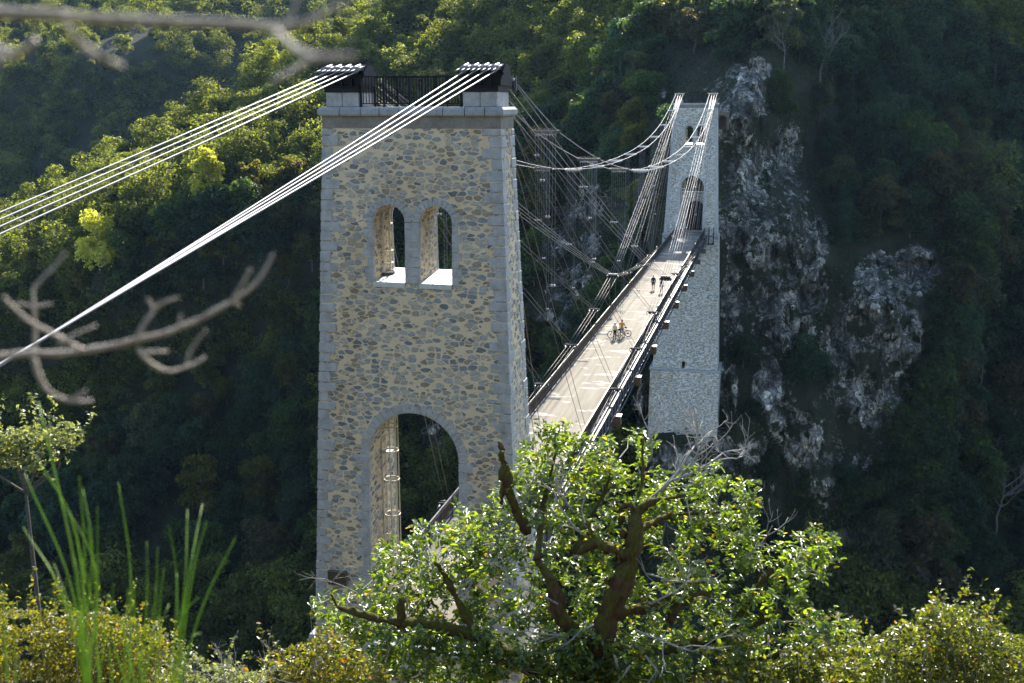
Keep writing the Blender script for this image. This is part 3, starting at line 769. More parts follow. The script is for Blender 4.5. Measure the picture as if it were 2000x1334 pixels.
# black pulley hanging by the near right saddle
T = empty('pulley', (3.38, 2.1, 22.75), 'small black pulley hanging from the cables beside the near right saddle', 'pulley')
mb = MB(); mb.tube([(-.05, 0, 0), (.05, 0, 0)], .26, 14); mb.build('sheave', M['steel'], T)
mb = MB(); mb.box(-.08, -.05, -.10, .10, -.2, .36); mb.box(.05, .08, -.10, .10, -.2, .36); mb.build('cheek_plates', M['girder'], T)
# ================================================================ PEOPLE
def skin_mesh(name, V, E, Rd, mat, parent, root=0, sub=2):
    me = bpy.data.meshes.new(name); me.from_pydata(V, E, []); o = bpy.data.objects.new(name, me); C.objects.link(o)
    m = o.modifiers.new('skin', 'SKIN'); m.use_smooth_shade = True
    if not me.skin_vertices: 
        bm = bmesh.new(); bm.from_mesh(me); bm.verts.layers.skin.verify(); bm.to_mesh(me); bm.free()
    for i, r in enumerate(Rd):
        sv = me.skin_vertices[0].data[i]; sv.radius = (r if isinstance(r, tuple) else (r, r)); sv.use_root = (i == root)
    s = o.modifiers.new('sub', 'SUBSURF'); s.levels = s.render_levels = sub
    dg = bpy.context.evaluated_depsgraph_get(); dg.update()
    m2 = bpy.data.meshes.new_from_object(o.evaluated_get(dg)); o.modifiers.clear(); o.data = m2
    m2.materials.clear(); m2.materials.append(mat); m2.shade_smooth(); o.parent = parent; return o

def person(label, loc, rz, h, pose, top, bottom, long_sleeve=False, shorts=False, head='helmet', headc=(.7, .7, .7), hair=(.03, .02, .015), pack=None, vest=False):
    T = empty('person', loc, label, 'person'); T.rotation_euler.z = rz; k = h/1.75; T.scale = (k, k, k)
    J = dict(pel=(0, 0, .96), sp=(0, 0, 1.14), ch=(0, 0, 1.36), nk=(0, .01, 1.50), hb=(0, -.015, 1.575), hm=(0, -.02, 1.655), ht=(0, -.005, 1.735))
    for s, q in ((-1, 'l'), (1, 'r')):
        J['sh'+q] = (s*.175, 0, 1.42); J['el'+q] = (s*.235, .03, 1.14); J['wr'+q] = (s*.25, -.06, .90)
        J['hp'+q] = (s*.095, 0, .90); J['kn'+q] = (s*.105, -.02, .50); J['an'+q] = (s*.11, .02, .09); J['to'+q] = (s*.12, -.15, .035)
    J.update(pose); V = []; E = []; Rd = []
    idx = {}
    def av(n, p, r): idx[n] = len(V); V.append(p); Rd.append(r)
    av('pel', J['pel'], (.15, .11)); av('sp', J['sp'], (.135, .10)); av('ch', J['ch'], (.16, .11)); av('nk', J['nk'], .055); av('hb', J['hb'], .068); av('hm', J['hm'], (.078, .098)); av('ht', J['ht'], (.055, .07))
    E += [(0, 1), (1, 2), (2, 3), (3, 4), (4, 5), (5, 6)]
    av('nose', (J['hm'][0], J['hm'][1]-.112, J['hm'][2]-.012), .014); E.append((idx['hm'], idx['nose']))
    for q in 'lr':
        s = -1 if q == 'l' else 1
        av('ear'+q, (J['hm'][0]+s*.088, J['hm'][1]+.012, J['hm'][2]-.01), .018); E.append((idx['hm'], idx['ear'+q]))
        av('sh'+q, J['sh'+q], .062); av('el'+q, J['el'+q], .045); av('wr'+q, J['wr'+q], .030)
        E += [(idx['ch'], idx['sh'+q]), (idx['sh'+q], idx['el'+q]), (idx['el'+q], idx['wr'+q])]
        e = Vector(J['el'+q]); w_ = Vector(J['wr'+q]); d = (w_-e).normalized(); sd_ = d.cross(Vector((0, 1, 0))); sd_ = sd_.normalized() if sd_.length > .1 else Vector((1, 0, 0))
        av('pm'+q, tuple(w_+d*.075), (.035, .022)); E.append((idx['wr'+q], idx['pm'+q]))
        cu = Vector((0, -1, 0)) if abs(d.y) < .8 else Vector((0, 0, -1))
        for f in range(4):
            a = w_+d*.115+sd_*(.027-.018*f); b = a+d*(.035-.004*abs(f-1.4))+cu*.012; c_ = b+d*.018+cu*.026
            av(f'f{f}{q}', tuple(a), .009); av(f'g{f}{q}', tuple(b), .0085); av(f'h{f}{q}', tuple(c_), .008)
            E += [(idx['pm'+q], idx[f'f{f}{q}']), (idx[f'f{f}{q}'], idx[f'g{f}{q}']), (idx[f'g{f}{q}'], idx[f'h{f}{q}'])]
        a = w_+d*.05+sd_*.04+cu*.01; b = a+d*.04+cu*.015
        av('t0'+q, tuple(a), .011); av('t1'+q, tuple(b), .009); E += [(idx['pm'+q], idx['t0'+q]), (idx['t0'+q], idx['t1'+q])]
        av('hp'+q, J['hp'+q], (.088, .095)); av('kn'+q, J['kn'+q], .056); av('an'+q, J['an'+q], .040); av('to'+q, J['to'+q], .036)
        cf = tuple((Vector(J['kn'+q])*.62+Vector(J['an'+q])*.38)+Vector((0, .015, 0))); av('cf'+q, cf, .055)
        E += [(idx['pel'], idx['hp'+q]), (idx['hp'+q], idx['kn'+q]), (idx['kn'+q], idx['cf'+q]), (idx['cf'+q], idx['an'+q]), (idx['an'+q], idx['to'+q])]
    skin_mesh('body', V, E, Rd, M['skin'], T)
    def cl(name, chain, mat):
        names = []; ed = []
        for c in chain:
            for a, b in zip(c[:-1], c[1:]):
                for n in (a, b):
                    if n[0] not in [x[0] for x in names]: names.append(n)
                ni = [x[0] for x in names]; ed.append((ni.index(a[0]), ni.index(b[0])))
        skin_mesh(name, [n[1] for n in names], ed, [n[2] for n in names], mat, T)
    up = lambda n, r, f=None: (n, J[n] if f is None else tuple(Vector(J[n]).lerp(Vector(J[f[0]]), f[1])), r)
    ch = [('pe', (J['pel'][0], J['pel'][1], J['pel'][2]-.02), (.168, .128)), up('sp', (.155, .122)), up('ch', (.178, .13)), ('nk', tuple(Vector(J['nk'])-Vector((0, 0, .035))), .072)]
    chains = [ch]
    for q in 'lr':
        if vest: chains.append([ch[2], up('sh'+q, .078)])
        elif long_sleeve: chains.append([ch[2], up('sh'+q, .08), up('el'+q, .062), ('cu'+q, tuple(Vector(J['wr'+q]).lerp(Vector(J['el'+q]), .06)), .045)])
        else: chains.append([ch[2], up('sh'+q, .08), ('cu'+q, tuple(Vector(J['sh'+q]).lerp(Vector(J['el'+q]), .72)), .066)])
    cl('top_garment', chains, top)
    pe = ('pe', J['pel'], (.165, .125)); chains = []
    for q in 'lr':
        k_ = ('hm'+q, tuple(Vector(J['hp'+q]).lerp(Vector(J['kn'+q]), .95)), .082) if shorts else ('kn'+q, J['kn'+q], .075)
        c = [pe, ('hp'+q, J['hp'+q], .112), k_]
        if not shorts: c.append(('an'+q, tuple(Vector(J['an'+q])+Vector((0, 0, .02))), .058))
        chains.append(c)
    cl('shorts' if shorts else 'trousers', chains, bottom)
    for q in 'lr':
        a = Vector(J['an'+q]); t = Vector(J['to'+q]); MB().tube([a+Vector((0, .06, -.045)), a+(t-a)*.4+Vector((0, 0, -.02)), t+Vector((0, -.03, .0))], [.05, .052, .035], 8).build('shoe', cloth('shoe_dark', (.03, .03, .035)), T, True)
    hm = J['hm']
    m2 = MB(); m2.sphere((hm[0], hm[1]+.03, hm[2]+.015), (.092, .098, .105), 12, 8); m2.build('hair', cloth('hair_%s' % str(hair), hair), T, True)
    for s in (-1, 1): MB().sphere((hm[0]+s*.033, hm[1]-.088, hm[2]+.005), (.013, .008, .008), 8, 5).build('eye', M['steel'], T, True)
    if head == 'helmet':
        m2 = MB(); m2.sphere((hm[0], hm[1]+.005, hm[2]+.075), (.115, .145, .085), 14, 8); m2.build('helmet', cloth('helmet_%s' % str(headc), headc), T, True)
    elif head == 'cap':
        m2 = MB(); m2.sphere((hm[0], hm[1]+.01, hm[2]+.06), (.10, .115, .075), 14, 8); m2.box(hm[0]-.07, hm[0]+.07, hm[1]-.19, hm[1]-.08, hm[2]+.045, hm[2]+.06); m2.build('cap', cloth('cap_%s' % str(headc), headc), T, True)
    if pack:
        m2 = MB(); m2.sphere((0, .17, 1.26), (.14, .10, .21), 12, 8); m2.tube([(-.11, .1, 1.44), (-.12, -.12, 1.40), (-.11, -.12, 1.2), (-.13, .08, 1.1)], .02, 6); m2.tube([(.11, .1, 1.44), (.12, -.12, 1.40), (.11, -.12, 1.2), (.13, .08, 1.1)], .02, 6)
        m2.build('backpack', cloth('pack_%s' % str(pack), pack), T, True)
    return T

p1 = atz(1200.7, 662, 0); p2 = atz(1214.2, 659.3, 0); wa = atz(1275.6, 566.5, 0); wb = atz(1291.3, 572.5, 0); wc = atz(1329.5, 457.5, 0)
person('cyclist in a pale yellow green vest and black trousers standing beside a yellow bicycle', p1, PI-.3, 1.57, {'elr': (.28, -.08, 1.16), 'wrr': (.32, -.27, 1.02)}, cloth('yellow_green_vest', (.50, .55, .26)), cloth('black_trousers', (.014, .016, .022)), vest=True, headc=(.60, .66, .75))
person('cyclist in an orange shirt and grey shorts wearing a red and white helmet', p2, PI+.15, 1.74, {'ell': (-.30, -.05, 1.16), 'wrl': (-.33, -.27, 1.04), 'elr': (.29, .04, 1.17), 'wrr': (.20, -.2, 1.02)}, cloth('orange_shirt', (.60, .22, .035)), cloth('grey_shorts', (.13, .15, .17)), shorts=True, headc=(.50, .06, .05), pack=None)
person('walker in a dark navy jacket and dark shorts with a pale cap', wa, .15, 1.80, {'knl': (-.10, -.10, .51), 'anl': (-.10, -.02, .16), 'tol': (-.11, -.17, .06), 'knr': (.11, .0, .50), 'anr': (.11, .12, .09), 'tor': (.12, -.04, .035)}, cloth('navy_jacket', (.018, .022, .045)), cloth('dark_shorts', (.015, .016, .02)), long_sleeve=True, shorts=True, head='cap', headc=(.55, .52, .45))
person('walker in a violet blue top with a black backpack near the right railing', wb, PI+.1, 1.74, {'knl': (-.11, -.05, .50), 'anl': (-.12, .06, .09), 'tol': (-.13, -.10, .035), 'knr': (.11, -.12, .51), 'anr': (.11, -.10, .09), 'tor': (.12, -.27, .035)}, cloth('violet_top', (.22, .20, .62)), cloth('dark_trousers', (.05, .035, .035)), head='cap', headc=(.08, .08, .1), pack=(.02, .02, .024))
person('tiny distant walker in a pale top in the shade before the far tower arch', wc, .3, 1.72, {}, cloth('pale_top', (.35, .36, .40)), cloth('black_trousers', (.014, .016, .022)), head='none', hair=(.02, .015, .01))
tag(MB().sphere((0, 0, .26), (.17, .13, .24), 12, 8).tube([(-.1, 0, .46), (-.06, 0, .62), (.06, 0, .62), (.1, 0, .46)], .012, 6).build('bag', cloth('orange_bag', (.65, .18, .03)), None, True), 'small orange bag beside the distant walker under the far tower', 'bag').location = Vector(wc)+Vector((.28, -.1, .0))

# ================================================================ BICYCLES
def bicycle(label, a, b, frame_c, lean):
    """a: ground contact of the front wheel, b: of the rear wheel"""
    a = Vector(a); b = Vector(b); d = (a-b); d.z = 0; d.normalize(); c = (a+b)/2
    T = empty('bicycle', c, label, 'bicycle', 'bicycles stopped on the bridge'); T.rotation_euler = (lean, 0, math.atan2(d.y, d.x)); R = .345; wbs = .525
    fm = mat_plain('bike_paint_%s' % label.split()[0], frame_c, .35, 0, .5, .05)
    for x in (wbs, -wbs):
        W = MB().ring((x, 0, R), R-.02, .024, 'y', 32, 8).build('wheel', cloth('tyre_rubber', (.012, .012, .013)), T, True)
        MB().ring((x, 0, R), R-.055, .012, 'y', 28, 6).build('rim', M['socket'], W, True)
        m2 = MB(); m2.tube([(x, -.04, R), (x, .04, R)], .028, 8)
        for i in range(18):
            q = 2*PI*i/18; m2.tube([(x, .02*(-1)**i, R), (x+(R-.06)*math.cos(q), 0, R+(R-.06)*math.sin(q))], .003, 3, False)
        if x < 0: m2.tube([(x, .03, R), (x, .045, R)], .075, 14)
        m2.build('spokes', M['cable2'], W)
    bb = (-.08, 0, .29); st = (-.24, 0, .76); hd1 = (.36, 0, .80); hd0 = (.39, 0, .68)
    m2 = MB(); m2.tube([bb, hd0], .024, 8); m2.tube([st, hd1], .020, 8); m2.tube([bb, st], .018, 8); m2.tube([hd0, hd1], .022, 8)
    for y in (-.05, .05): m2.tube([bb, (-wbs, y, R)], .012, 6); m2.tube([st, (-wbs, y, R)], .010, 6)
    m2.build('frame', fm, T, True)
    m2 = MB()
    for y in (-.055, .055): m2.tube([(.39, y, .66), (wbs, y, R)], .016, 6)
    m2.tube([(.39, -.055, .66), (.39, .055, .66)], .018, 6); m2.build('fork', M['steel'], T, True)
    m2 = MB(); m2.tube([hd1, (.34, 0, .92)], .016, 6); m2.tube([(.30, -.33, .93), (.36, -.1, .92), (.36, .1, .92), (.30, .33, .93)], .014, 6)
    for y in (-.33, .33): m2.tube([(.30, y, .93), (.27, y*1.12, .93)], .02, 6)
    m2.build('handlebar', M['steel'], T, True)
    m2 = MB(); m2.tube([st, (-.275, 0, .90)], .014, 6); m2.tube([(-.41, 0, .925), (-.34, 0, .93), (-.2, 0, .92), (-.12, 0, .915)], [.06, .07, .03, .022], 8); m2.build('saddle', M['steel'], T, True)
    m2 = MB(); m2.ring((-.08, -.05, .29), .08, .008, 'y', 18, 5); m2.tube([(-.08, -.06, .29), (.06, -.06, .19)], .011, 5); m2.tube([(-.08, .06, .29), (-.22, .06, .39)], .011, 5); m2.box(.02, .11, -.13, -.06, .18, .20); m2.box(-.27, -.18, .06, .13, .38, .40)
    m2.tube([(-.08, -.045, .37), (-wbs, -.045, R+.04)], .006, 4, False); m2.tube([(-.08, -.045, .21), (-wbs, -.045, R-.04)], .006, 4, False); m2.build('crankset', M['socket'], T)
    return T
bicycle('yellow framed bicycle standing across the deck held by the cyclist in the vest', atz(1192.4, 660.6, 0), atz(1212.9, 662.3, 0), (.55, .50, .05), .06)
bicycle('red framed bicycle standing behind the yellow one beside the orange shirted cyclist', atz(1205.8, 656.3, 0), atz(1226.4, 657.9, 0), (.35, .03, .03), -.05)
# ================================================================ TERRAIN
def S(x, a, b): t = np.clip((x-a)/(b-a), 0, 1); return t*t*(3-2*t)
def fbm(X, Y, Z, sc, oc=4, seed=0.0, kind='n'):
    out = np.empty(len(X)); f = mnoise.fractal if kind == 'n' else mnoise.ridged_multi_fractal
    for i in range(len(X)):
        v = Vector((X[i]*sc+seed, Y[i]*sc-seed, Z[i]*sc+seed*.5))
        out[i] = mnoise.fractal(v, 1.0, 2.1, oc) if kind == 'n' else mnoise.ridged_multi_fractal(v, .9, 2.1, oc, 1.0, 2.0)
    return out

# far bank: surface Y(x,z) through surveyed points (u, v, y)
SP = [(1330,862,133.5),(1420,866,134),(1255,842,135),(1330,900,132),(1200,860,140),(1440,840,140),(1290,455,149),(1420,450,149),(1500,450,151),(1600,550,153),(1600,700,147),(1500,700,146),(1450,200,158),(1480,110,170),(1420,30,215),
 (1600,300,180),(1700,150,205),(1700,50,228),(2000,0,262),(2000,300,218),(1750,600,152),(1850,600,156),(1930,600,188),(2050,600,184),(1950,900,162),(2000,1200,142),(1700,900,142),(1500,1000,140),(1700,1200,130),(1850,480,168),
 (1290,300,160),(1200,450,170),(1100,450,180),(1100,250,208),(1100,100,240),(1200,100,225),(1100,600,162),(1060,800,152),(1200,800,147),(1250,150,195),(1000,0,265),(800,0,285),(900,100,262),(1350,100,190),
 (800,480,215),(850,900,170),(700,60,268),(560,120,262),(400,220,252),(250,310,246),(100,400,244),(0,440,244),(330,270,250),(180,350,247),(480,180,256),(50,430,243),(-150,500,238),
 (400,300,224),(400,400,174),(200,500,170),(100,480,200),(250,440,180),(0,600,170),(600,300,212),(600,400,178),(600,500,180),(500,700,180),(250,800,172),(0,900,164),(500,1000,154),(250,1200,128),(600,1200,134),(0,1300,112),(700,250,235),(850,250,232),(-150,800,190),(-200,1300,112),(2200,600,190),(2200,0,270),(2200,1200,150),(1300,1150,130),(1000,1200,145)]
SPw = np.array([aty(u, v, y) for u, v, y in SP])
# the slope goes on above the frame: crest line right of the spur
for x, y, z in ((-60, 300, 64), (-35, 285, 70), (-8, 258, 76), (8, 260, 78), (20, 264, 86), (50, 285, 104), (80, 300, 115), (110, 310, 125), (150, 320, 135), (-90, 320, 60)): SPw = np.vstack([SPw, (x, y, z)])
def bankY(x, z):
    """moving least squares with linear reproduction"""
    out = np.empty(len(x))
    for s in range(0, len(x), 4000):
        xs, zs = x[s:s+4000, None], z[s:s+4000, None]; dx = SPw[None, :, 0]-xs; dz = (SPw[None, :, 2]-zs)
        w = 1/((dx*dx+dz*dz*1.3)+60)**2; B = np.stack([np.ones_like(dx), dx, dz], -1)
        A = np.einsum('pn,pni,pnj->pij', w, B, B)+np.eye(3)*1e-9; r = np.einsum('pn,pni,pn->pi', w, B, np.broadcast_to(SPw[None, :, 1], w.shape))
        out[s:s+4000] = np.linalg.solve(A, r[..., None])[:, 0, 0]
    return out
# crest height by x: spur falls away to the left
CRX = np.array([-330, -160, -133, -118, -100, -84, -70, -58, -40, -15, 10, 40, 80, 120, 200]); 
def crestz(x):
    pts = [(-200,530),(0,450),(100,408),(250,318),(400,228),(560,128),(700,66)]; Q = np.array([aty(u, v, bankp) for (u, v), bankp in zip(pts, (238,240,240,246,252,262,268))])
    X = list(Q[:, 0]); Zq = list(Q[:, 2]); X = [X[0]-120]+X+[X[-1]+18, -35, -10, 30, 60, 100, 200]; Zq = [Zq[0]-45]+Zq+[64, 70, 76, 92, 104, 124, 140]
    return np.interp(x, X, Zq)
NX, NS, NB = 620, 290, 14
gx = np.concatenate([np.linspace(-300, -32, 250, False), np.linspace(-32, 2, 70, False), np.linspace(2, 66, 220, False), np.linspace(66, 150, 80)]); tz = np.linspace(0, 1, NS)
X = np.repeat(gx[:, None], NS, 1); zc = crestz(gx)[:, None]; Z = -93+(zc+93)*tz[None, :]**0.92
xf, zf = X.ravel(), Z.ravel(); yf = bankY(xf, zf)
# rock areas (ellipses on the cliff face, found from the photo)
ROCK = [(1500,480,130,320,.46),(1700,680,140,200,.46),(1600,850,200,160,.40),(1130,520,110,160,.40),(1420,250,80,150,.46),(1470,170,60,65,.9),(1430,235,45,40,.9),(1465,330,45,60,.8),(1540,290,35,65,.7),(1440,430,55,60,.7),(1490,480,50,60,.75),(1580,560,42,95,1.0),(1545,630,55,65,1.0),(1600,470,25,60,.6),(1720,560,60,75,.95),(1790,530,55,55,1.0),(1760,650,50,60,.95),(1500,760,40,70,.7),(1640,680,45,55,.7),(1700,780,60,70,.7),(1460,900,50,60,.55),(1560,850,60,70,.65),(1600,960,60,60,.55),(1690,930,50,60,.55),(1450,1000,60,50,.5),(1640,1060,50,40,.5),(1080,480,30,35,.9),(1170,390,55,35,.8),(1110,420,45,22,.85),(1240,820,45,65,.8),(1120,560,60,45,.7),(1150,480,35,30,.7),(1080,650,55,60,.6),(1060,740,35,45,.7),(1330,900,90,45,.6),(1285,190,24,30,.9),(860,870,45,70,.6),(1430,600,30,120,.6),(1420,760,25,80,.7),(1390,880,60,40,.75)]
def rockmask(P):
    d = P-CAM; w_ = d@cF; u = 1000+FPX*(d@cR)/w_; v = 667-FPX*(d@cU)/w_; m = np.zeros(len(P))
    for a, b, ra, rb, k in ROCK: m = np.maximum(m, k*np.clip(1.35-((u-a)/ra)**2-((v-b)/rb)**2, 0, 1))
    return m
P = np.stack([xf, yf, zf], 1); rk = rockmask(P)
n1 = fbm(xf, zf, yf*0, .035, 4, 3.0); n2 = fbm(xf, zf*.55, yf*.3, .11, 5, 9.0); n3 = fbm(xf, zf*.4, xf*0, .33, 4, 1.0)
n4 = fbm(xf, zf*.35, xf*0, .55, 3, 12.0)
def cells(sx, sz, seed, wp):
    out = np.empty(len(xf))
    for i in range(len(xf)):
        if rk[i] < .05: out[i] = 0; continue
        v = Vector((xf[i], 0, zf[i])); q = mnoise.noise_vector(v*.22+Vector((seed, 0, 0)))*wp+mnoise.noise_vector(v*.7)*wp*.35
        out[i] = mnoise.cell(Vector(((xf[i]+q.x+.15*zf[i])/sx, seed+.5, (zf[i]+q.z-.12*xf[i])/sz)))
    return out
blk = cells(4.2, 6.0, 3.0, 1.2)*3.4+cells(1.9, 2.6, 8.0, .6)*1.7
amp = .25+.75*rk; clear = 1-.85*np.exp(-((xf/9)**2))*S(-np.abs(zf+15), -50, -10)
yf = yf - (n1*3.0+n2*(1.2+3.8*rk)+(n3*1.0-np.abs(n4)*1.0+blk)*rk)*clear + 2.0*rk*0
hold = (np.abs(xf) < 7.5) & (zf > -35.2) & (zf < 24); yf = np.where(hold, np.maximum(yf, np.where(np.abs(xf) < 4.4, 145.0, 143.8)), yf)
hole = (np.abs(xf-.35) < 2.6) & (zf > -4) & (zf < 6.6); yf = np.where(hole, np.maximum(yf, 149.0), yf)
Yg = yf.reshape(NX, NS); Zg = Z.copy()
# back of the crest: rolls over and falls behind
bx = [X]; by = [Yg]; bz = [Zg]
Y0 = Yg[:, -1:]; Z0 = Zg[:, -1:]; kk = np.arange(1, NB+1)[None, :]
bx.append(np.repeat(gx[:, None], NB, 1)); by.append(Y0+kk*5.0); bz.append(Z0+1.5*np.sin(kk/NB*1.6)*3-0.055*kk*kk*3.2)
GX = np.concatenate(bx, 1); GY = np.concatenate(by, 1); GZ = np.concatenate(bz, 1); NT_ = NS+NB
V = np.stack([GX, GY, GZ], -1).reshape(-1, 3); idx = np.arange(NX*NT_).reshape(NX, NT_)
F = np.stack([idx[:-1, :-1], idx[1:, :-1], idx[1:, 1:], idx[:-1, 1:]], -1).reshape(-1, 4)
me = np_mesh('far_bank_hill', V, F, M['bank'], False); at_ = me.attributes.new('rock', 'FLOAT', 'POINT')
rkf = np.zeros((NX, NT_)); rkf[:, :NS] = rk.reshape(NX, NS); at_.data.foreach_set('value', rkf.ravel().astype(np.float32))
tag(link('far_bank_hill', me), 'steep wooded gorge side with grey crags behind the far tower', 'hill', None, 'structure')
BG = (gx, Yg, Zg, rk.reshape(NX, NS))
def bank_pts(n, sel=None):
    """n random points on the far bank, uniform in area, with rock value and normal"""
    gx_, Y_, Z_, R4 = BG; P3 = np.stack([X, Y_, Z_], -1); d1 = P3[1:, :-1]-P3[:-1, :-1]; d2 = P3[:-1, 1:]-P3[:-1, :-1]; nn = np.cross(d1, d2); ar = np.linalg.norm(nn, axis=-1)
    p = ar.ravel()/ar.sum(); k = rng.choice(len(p), n, p=p); i, j = np.divmod(k, NS-1); a, b = rng.random(n), rng.random(n)
    Q = P3[i, j]+d1[i, j]*a[:, None]+d2[i, j]*b[:, None]; N = unit(nn[i, j]); N = np.where((N[:, 1] > 0)[:, None], -N, N); return Q, N, R4[i, j]

# farther valley side at the upper left
fx = np.linspace(-690, 40, 190); ft = np.linspace(0, 1, 90)
FX = np.repeat(fx[:, None], 90, 1); FZ = -93+(np.repeat(ft[None, :], 190, 0))*(260); 
FY = 335+ (FZ+93)*.95 + .10*(FX+150) + 14*np.sin(FX/37+1.3)*S(FZ, -93, 20)
FY = FY+S(FZ, 38, 62)*(FZ-38)*1.3
nn_ = fbm(FX.ravel(), FZ.ravel(), FZ.ravel()*0, .02, 4, 5.0).reshape(FX.shape); FY = FY+nn_*22
V = np.stack([FX, FY, FZ], -1).reshape(-1, 3); idx = np.arange(190*90).reshape(190, 90); F = np.stack([idx[:-1, :-1], idx[1:, :-1], idx[1:, 1:], idx[:-1, 1:]], -1).reshape(-1, 4)
me = np_mesh('valley_hill', V, F, M['bank']); tag(link('valley_hill', me), 'hazy wooded valley side farther up the gorge', 'hill', None, 'structure')

# near hillside under the camera
hx = np.linspace(-70, 70, 120); hy = np.linspace(-85, 12, 100); HX, HY = np.meshgrid(hx, hy, indexing='ij')
def nearz(x, y):
    s = (x-CAM[0])*(-math.sin(YAW))+(y-CAM[1])*math.cos(YAW)
    z = 20.45-.82*np.maximum(s, -30) - .015*np.maximum(s, 0)**1.6
    z = z - .9*np.maximum(0, -6-x)*S(y, -40, -14) - .5*np.maximum(0, x-22)*S(y, -30, -8)
    z = z - 4*S(y, -4, 10)
    return np.maximum(z, -93)
HZ = nearz(HX, HY)+fbm(HX.ravel(), HY.ravel(), HY.ravel()*0, .2, 4, 2.0).reshape(HX.shape)*.35
dcam = np.hypot(HX-CAM[0], HY-CAM[1]); HZ = np.where(dcam < 3, np.minimum(HZ, 20.5), HZ)
idx = np.arange(HX.size).reshape(HX.shape); F = np.stack([idx[:-1, :-1], idx[1:, :-1], idx[1:, 1:], idx[:-1, 1:]], -1).reshape(-1, 4)
tag(link('near_hillside', np_mesh('near_hillside', np.stack([HX, HY, HZ], -1).reshape(-1, 3), F, M['soil'], True)), 'steep brushy hillside below the viewpoint', 'hill', None, 'structure')
MB().box(-700, 420, -160, 640, -95, -94).build('ground', M['soil'])['kind'] = 'structure'
MB().box(-690, 410, -40, 330, -93.99, -93.4).build('river', M['water'])['kind'] = 'structure'

# ================================================================ TREES
def crown_mesh(name, R=4.2, Hh=7.5, lobes=20, n=2600, size=(.32, .6), seed=1, droop=0.0, mat=None, conif=False, spread=.55):
    g = np.random.default_rng(seed)
    if conif:
        t = g.random(lobes)**.8; a = g.random(lobes)*6.28; rr = R*(1-t)*(.55+.5*g.random(lobes)); L = np.stack([rr*np.cos(a), rr*np.sin(a), Hh*t], 1); lr = (R*.36)*(1.15-.8*t)
    else:
        d = unit(g.normal(size=(lobes, 3))); d[:, 2] = g.uniform(-1, 1, lobes); q = (.55+.45*g.random(lobes))[:, None]
        L = d*q*np.array([R*.80, R*.80, Hh*.48])*np.stack([1-.25*d[:, 2]]*2+[np.ones(lobes)], 1); L[:, 2] += Hh*.48; lr = R*(.15+.24*g.random(lobes))
    k = g.choice(lobes, n, p=lr**2/(lr**2).sum()); e = unit(g.normal(size=(n, 3))); e[:, 2] = np.where(e[:, 2] < -.45, -e[:, 2], e[:, 2])
    rad = (1-spread*.55*g.random(n)**1.5)[:, None]
    c = L[k]+e*lr[k][:, None]*rad*np.array([1.12, 1.12, .82]); c += g.normal(size=(n, 3))*.16*R*.3; c[:, 2] -= droop*np.hypot(c[:, 0], c[:, 1])**1.5*.1
    nrm = unit(e*.8+np.array([0, 0, .55])+g.normal(size=(n, 3))*.55); sz = g.uniform(size[0], size[1], n)
    V, F = leaf_quads(c, nrm, sz, .72); return np_mesh(name, V, F, mat or M['leaf_forest'])
def trunk_mesh(name, h, r=.16, seed=1, mat=None, branches=6, bare=False, R=4):
    rd = random.Random(seed); mb = MB(); P = [Vector((0, 0, -1.5))]
    for i in range(6): P.append(Vector((rd.uniform(-.25, .25)*(i+1)*.4, rd.uniform(-.25, .25)*(i+1)*.4, h*(i+1)/6)))
    mb.tube(P, [r*(1-.13*i) for i in range(7)], 6)
    def br(p, d, L, rr, dep):
        q = [p]; 
        for i in range(4): d = (d+Vector((rd.uniform(-.3, .3), rd.uniform(-.3, .3), rd.uniform(-.05, .3)))).normalized(); q.append(q[-1]+d*L/4)
        mb.tube(q, [rr, rr*.8, rr*.6, rr*.4, rr*.15], 4)
        if dep > 0:
            for i in range(3 if bare else 2): br(q[rd.choice((2, 3))], (d+Vector((rd.uniform(-1, 1), rd.uniform(-1, 1), rd.uniform(-.1, .7)))).normalized(), L*.55, rr*.5, dep-1)
    for i in range(branches):
        p = P[rd.choice((3, 4, 5))]; a = rd.uniform(0, 6.28); br(p, Vector((math.cos(a), math.sin(a), rd.uniform(.3, .9))).normalized(), R*rd.uniform(.6, 1.0), r*.5, 2 if bare else 1)
    return mb.build(name, mat or M['bark'])
KIND = []
def proto(kind, cm, tm): KIND.append((kind, cm, tm))
_tmp = []
for i, (R, Hh, lo, n) in enumerate([(4.2, 8.5, 40, 4200), (3.6, 9.5, 36, 3900), (4.8, 8.0, 48, 4800), (3.1, 7.5, 28, 3100), (4.0, 10.5, 42, 4500), (3.4, 6.5, 26, 3000)]):
    cm = crown_mesh('crown', R, Hh, lo, n, (.34, .66), 10+i); t = trunk_mesh('trunk', Hh*.62, .17, 20+i, None, 5, False, R*.7); KIND.append(('broadleaf', cm, t.data, Hh)); bpy.data.objects.remove(t)
cm = crown_mesh('crown', 3.4, 9.5, 34, 2600, (.35, .7), 31, 1.2); t = trunk_mesh('trunk', 6, .16, 31, M['palebark'], 5); KIND.append(('drooping', cm, t.data, 9.5)); bpy.data.objects.remove(t)
t = trunk_mesh('trunk', 7.5, .17, 44, M['palebark'], 9, True, 4.2); KIND.append(('bare', None, t.data, 8)); bpy.data.objects.remove(t)
t = trunk_mesh('trunk', 6.5, .13, 47, M['palebark'], 8, True, 3.4); KIND.append(('bare', None, t.data, 8)); bpy.data.objects.remove(t)

TINT = {'dark green': (.026, .056, .037), 'blue green': (.030, .070, .054), 'olive green': (.088, .092, .022), 'mid green': (.044, .084, .028), 'brown tinged': (.058, .056, .034), 'yellow green': (.125, .122, .026), 'grey green': (.075, .10, .068)}
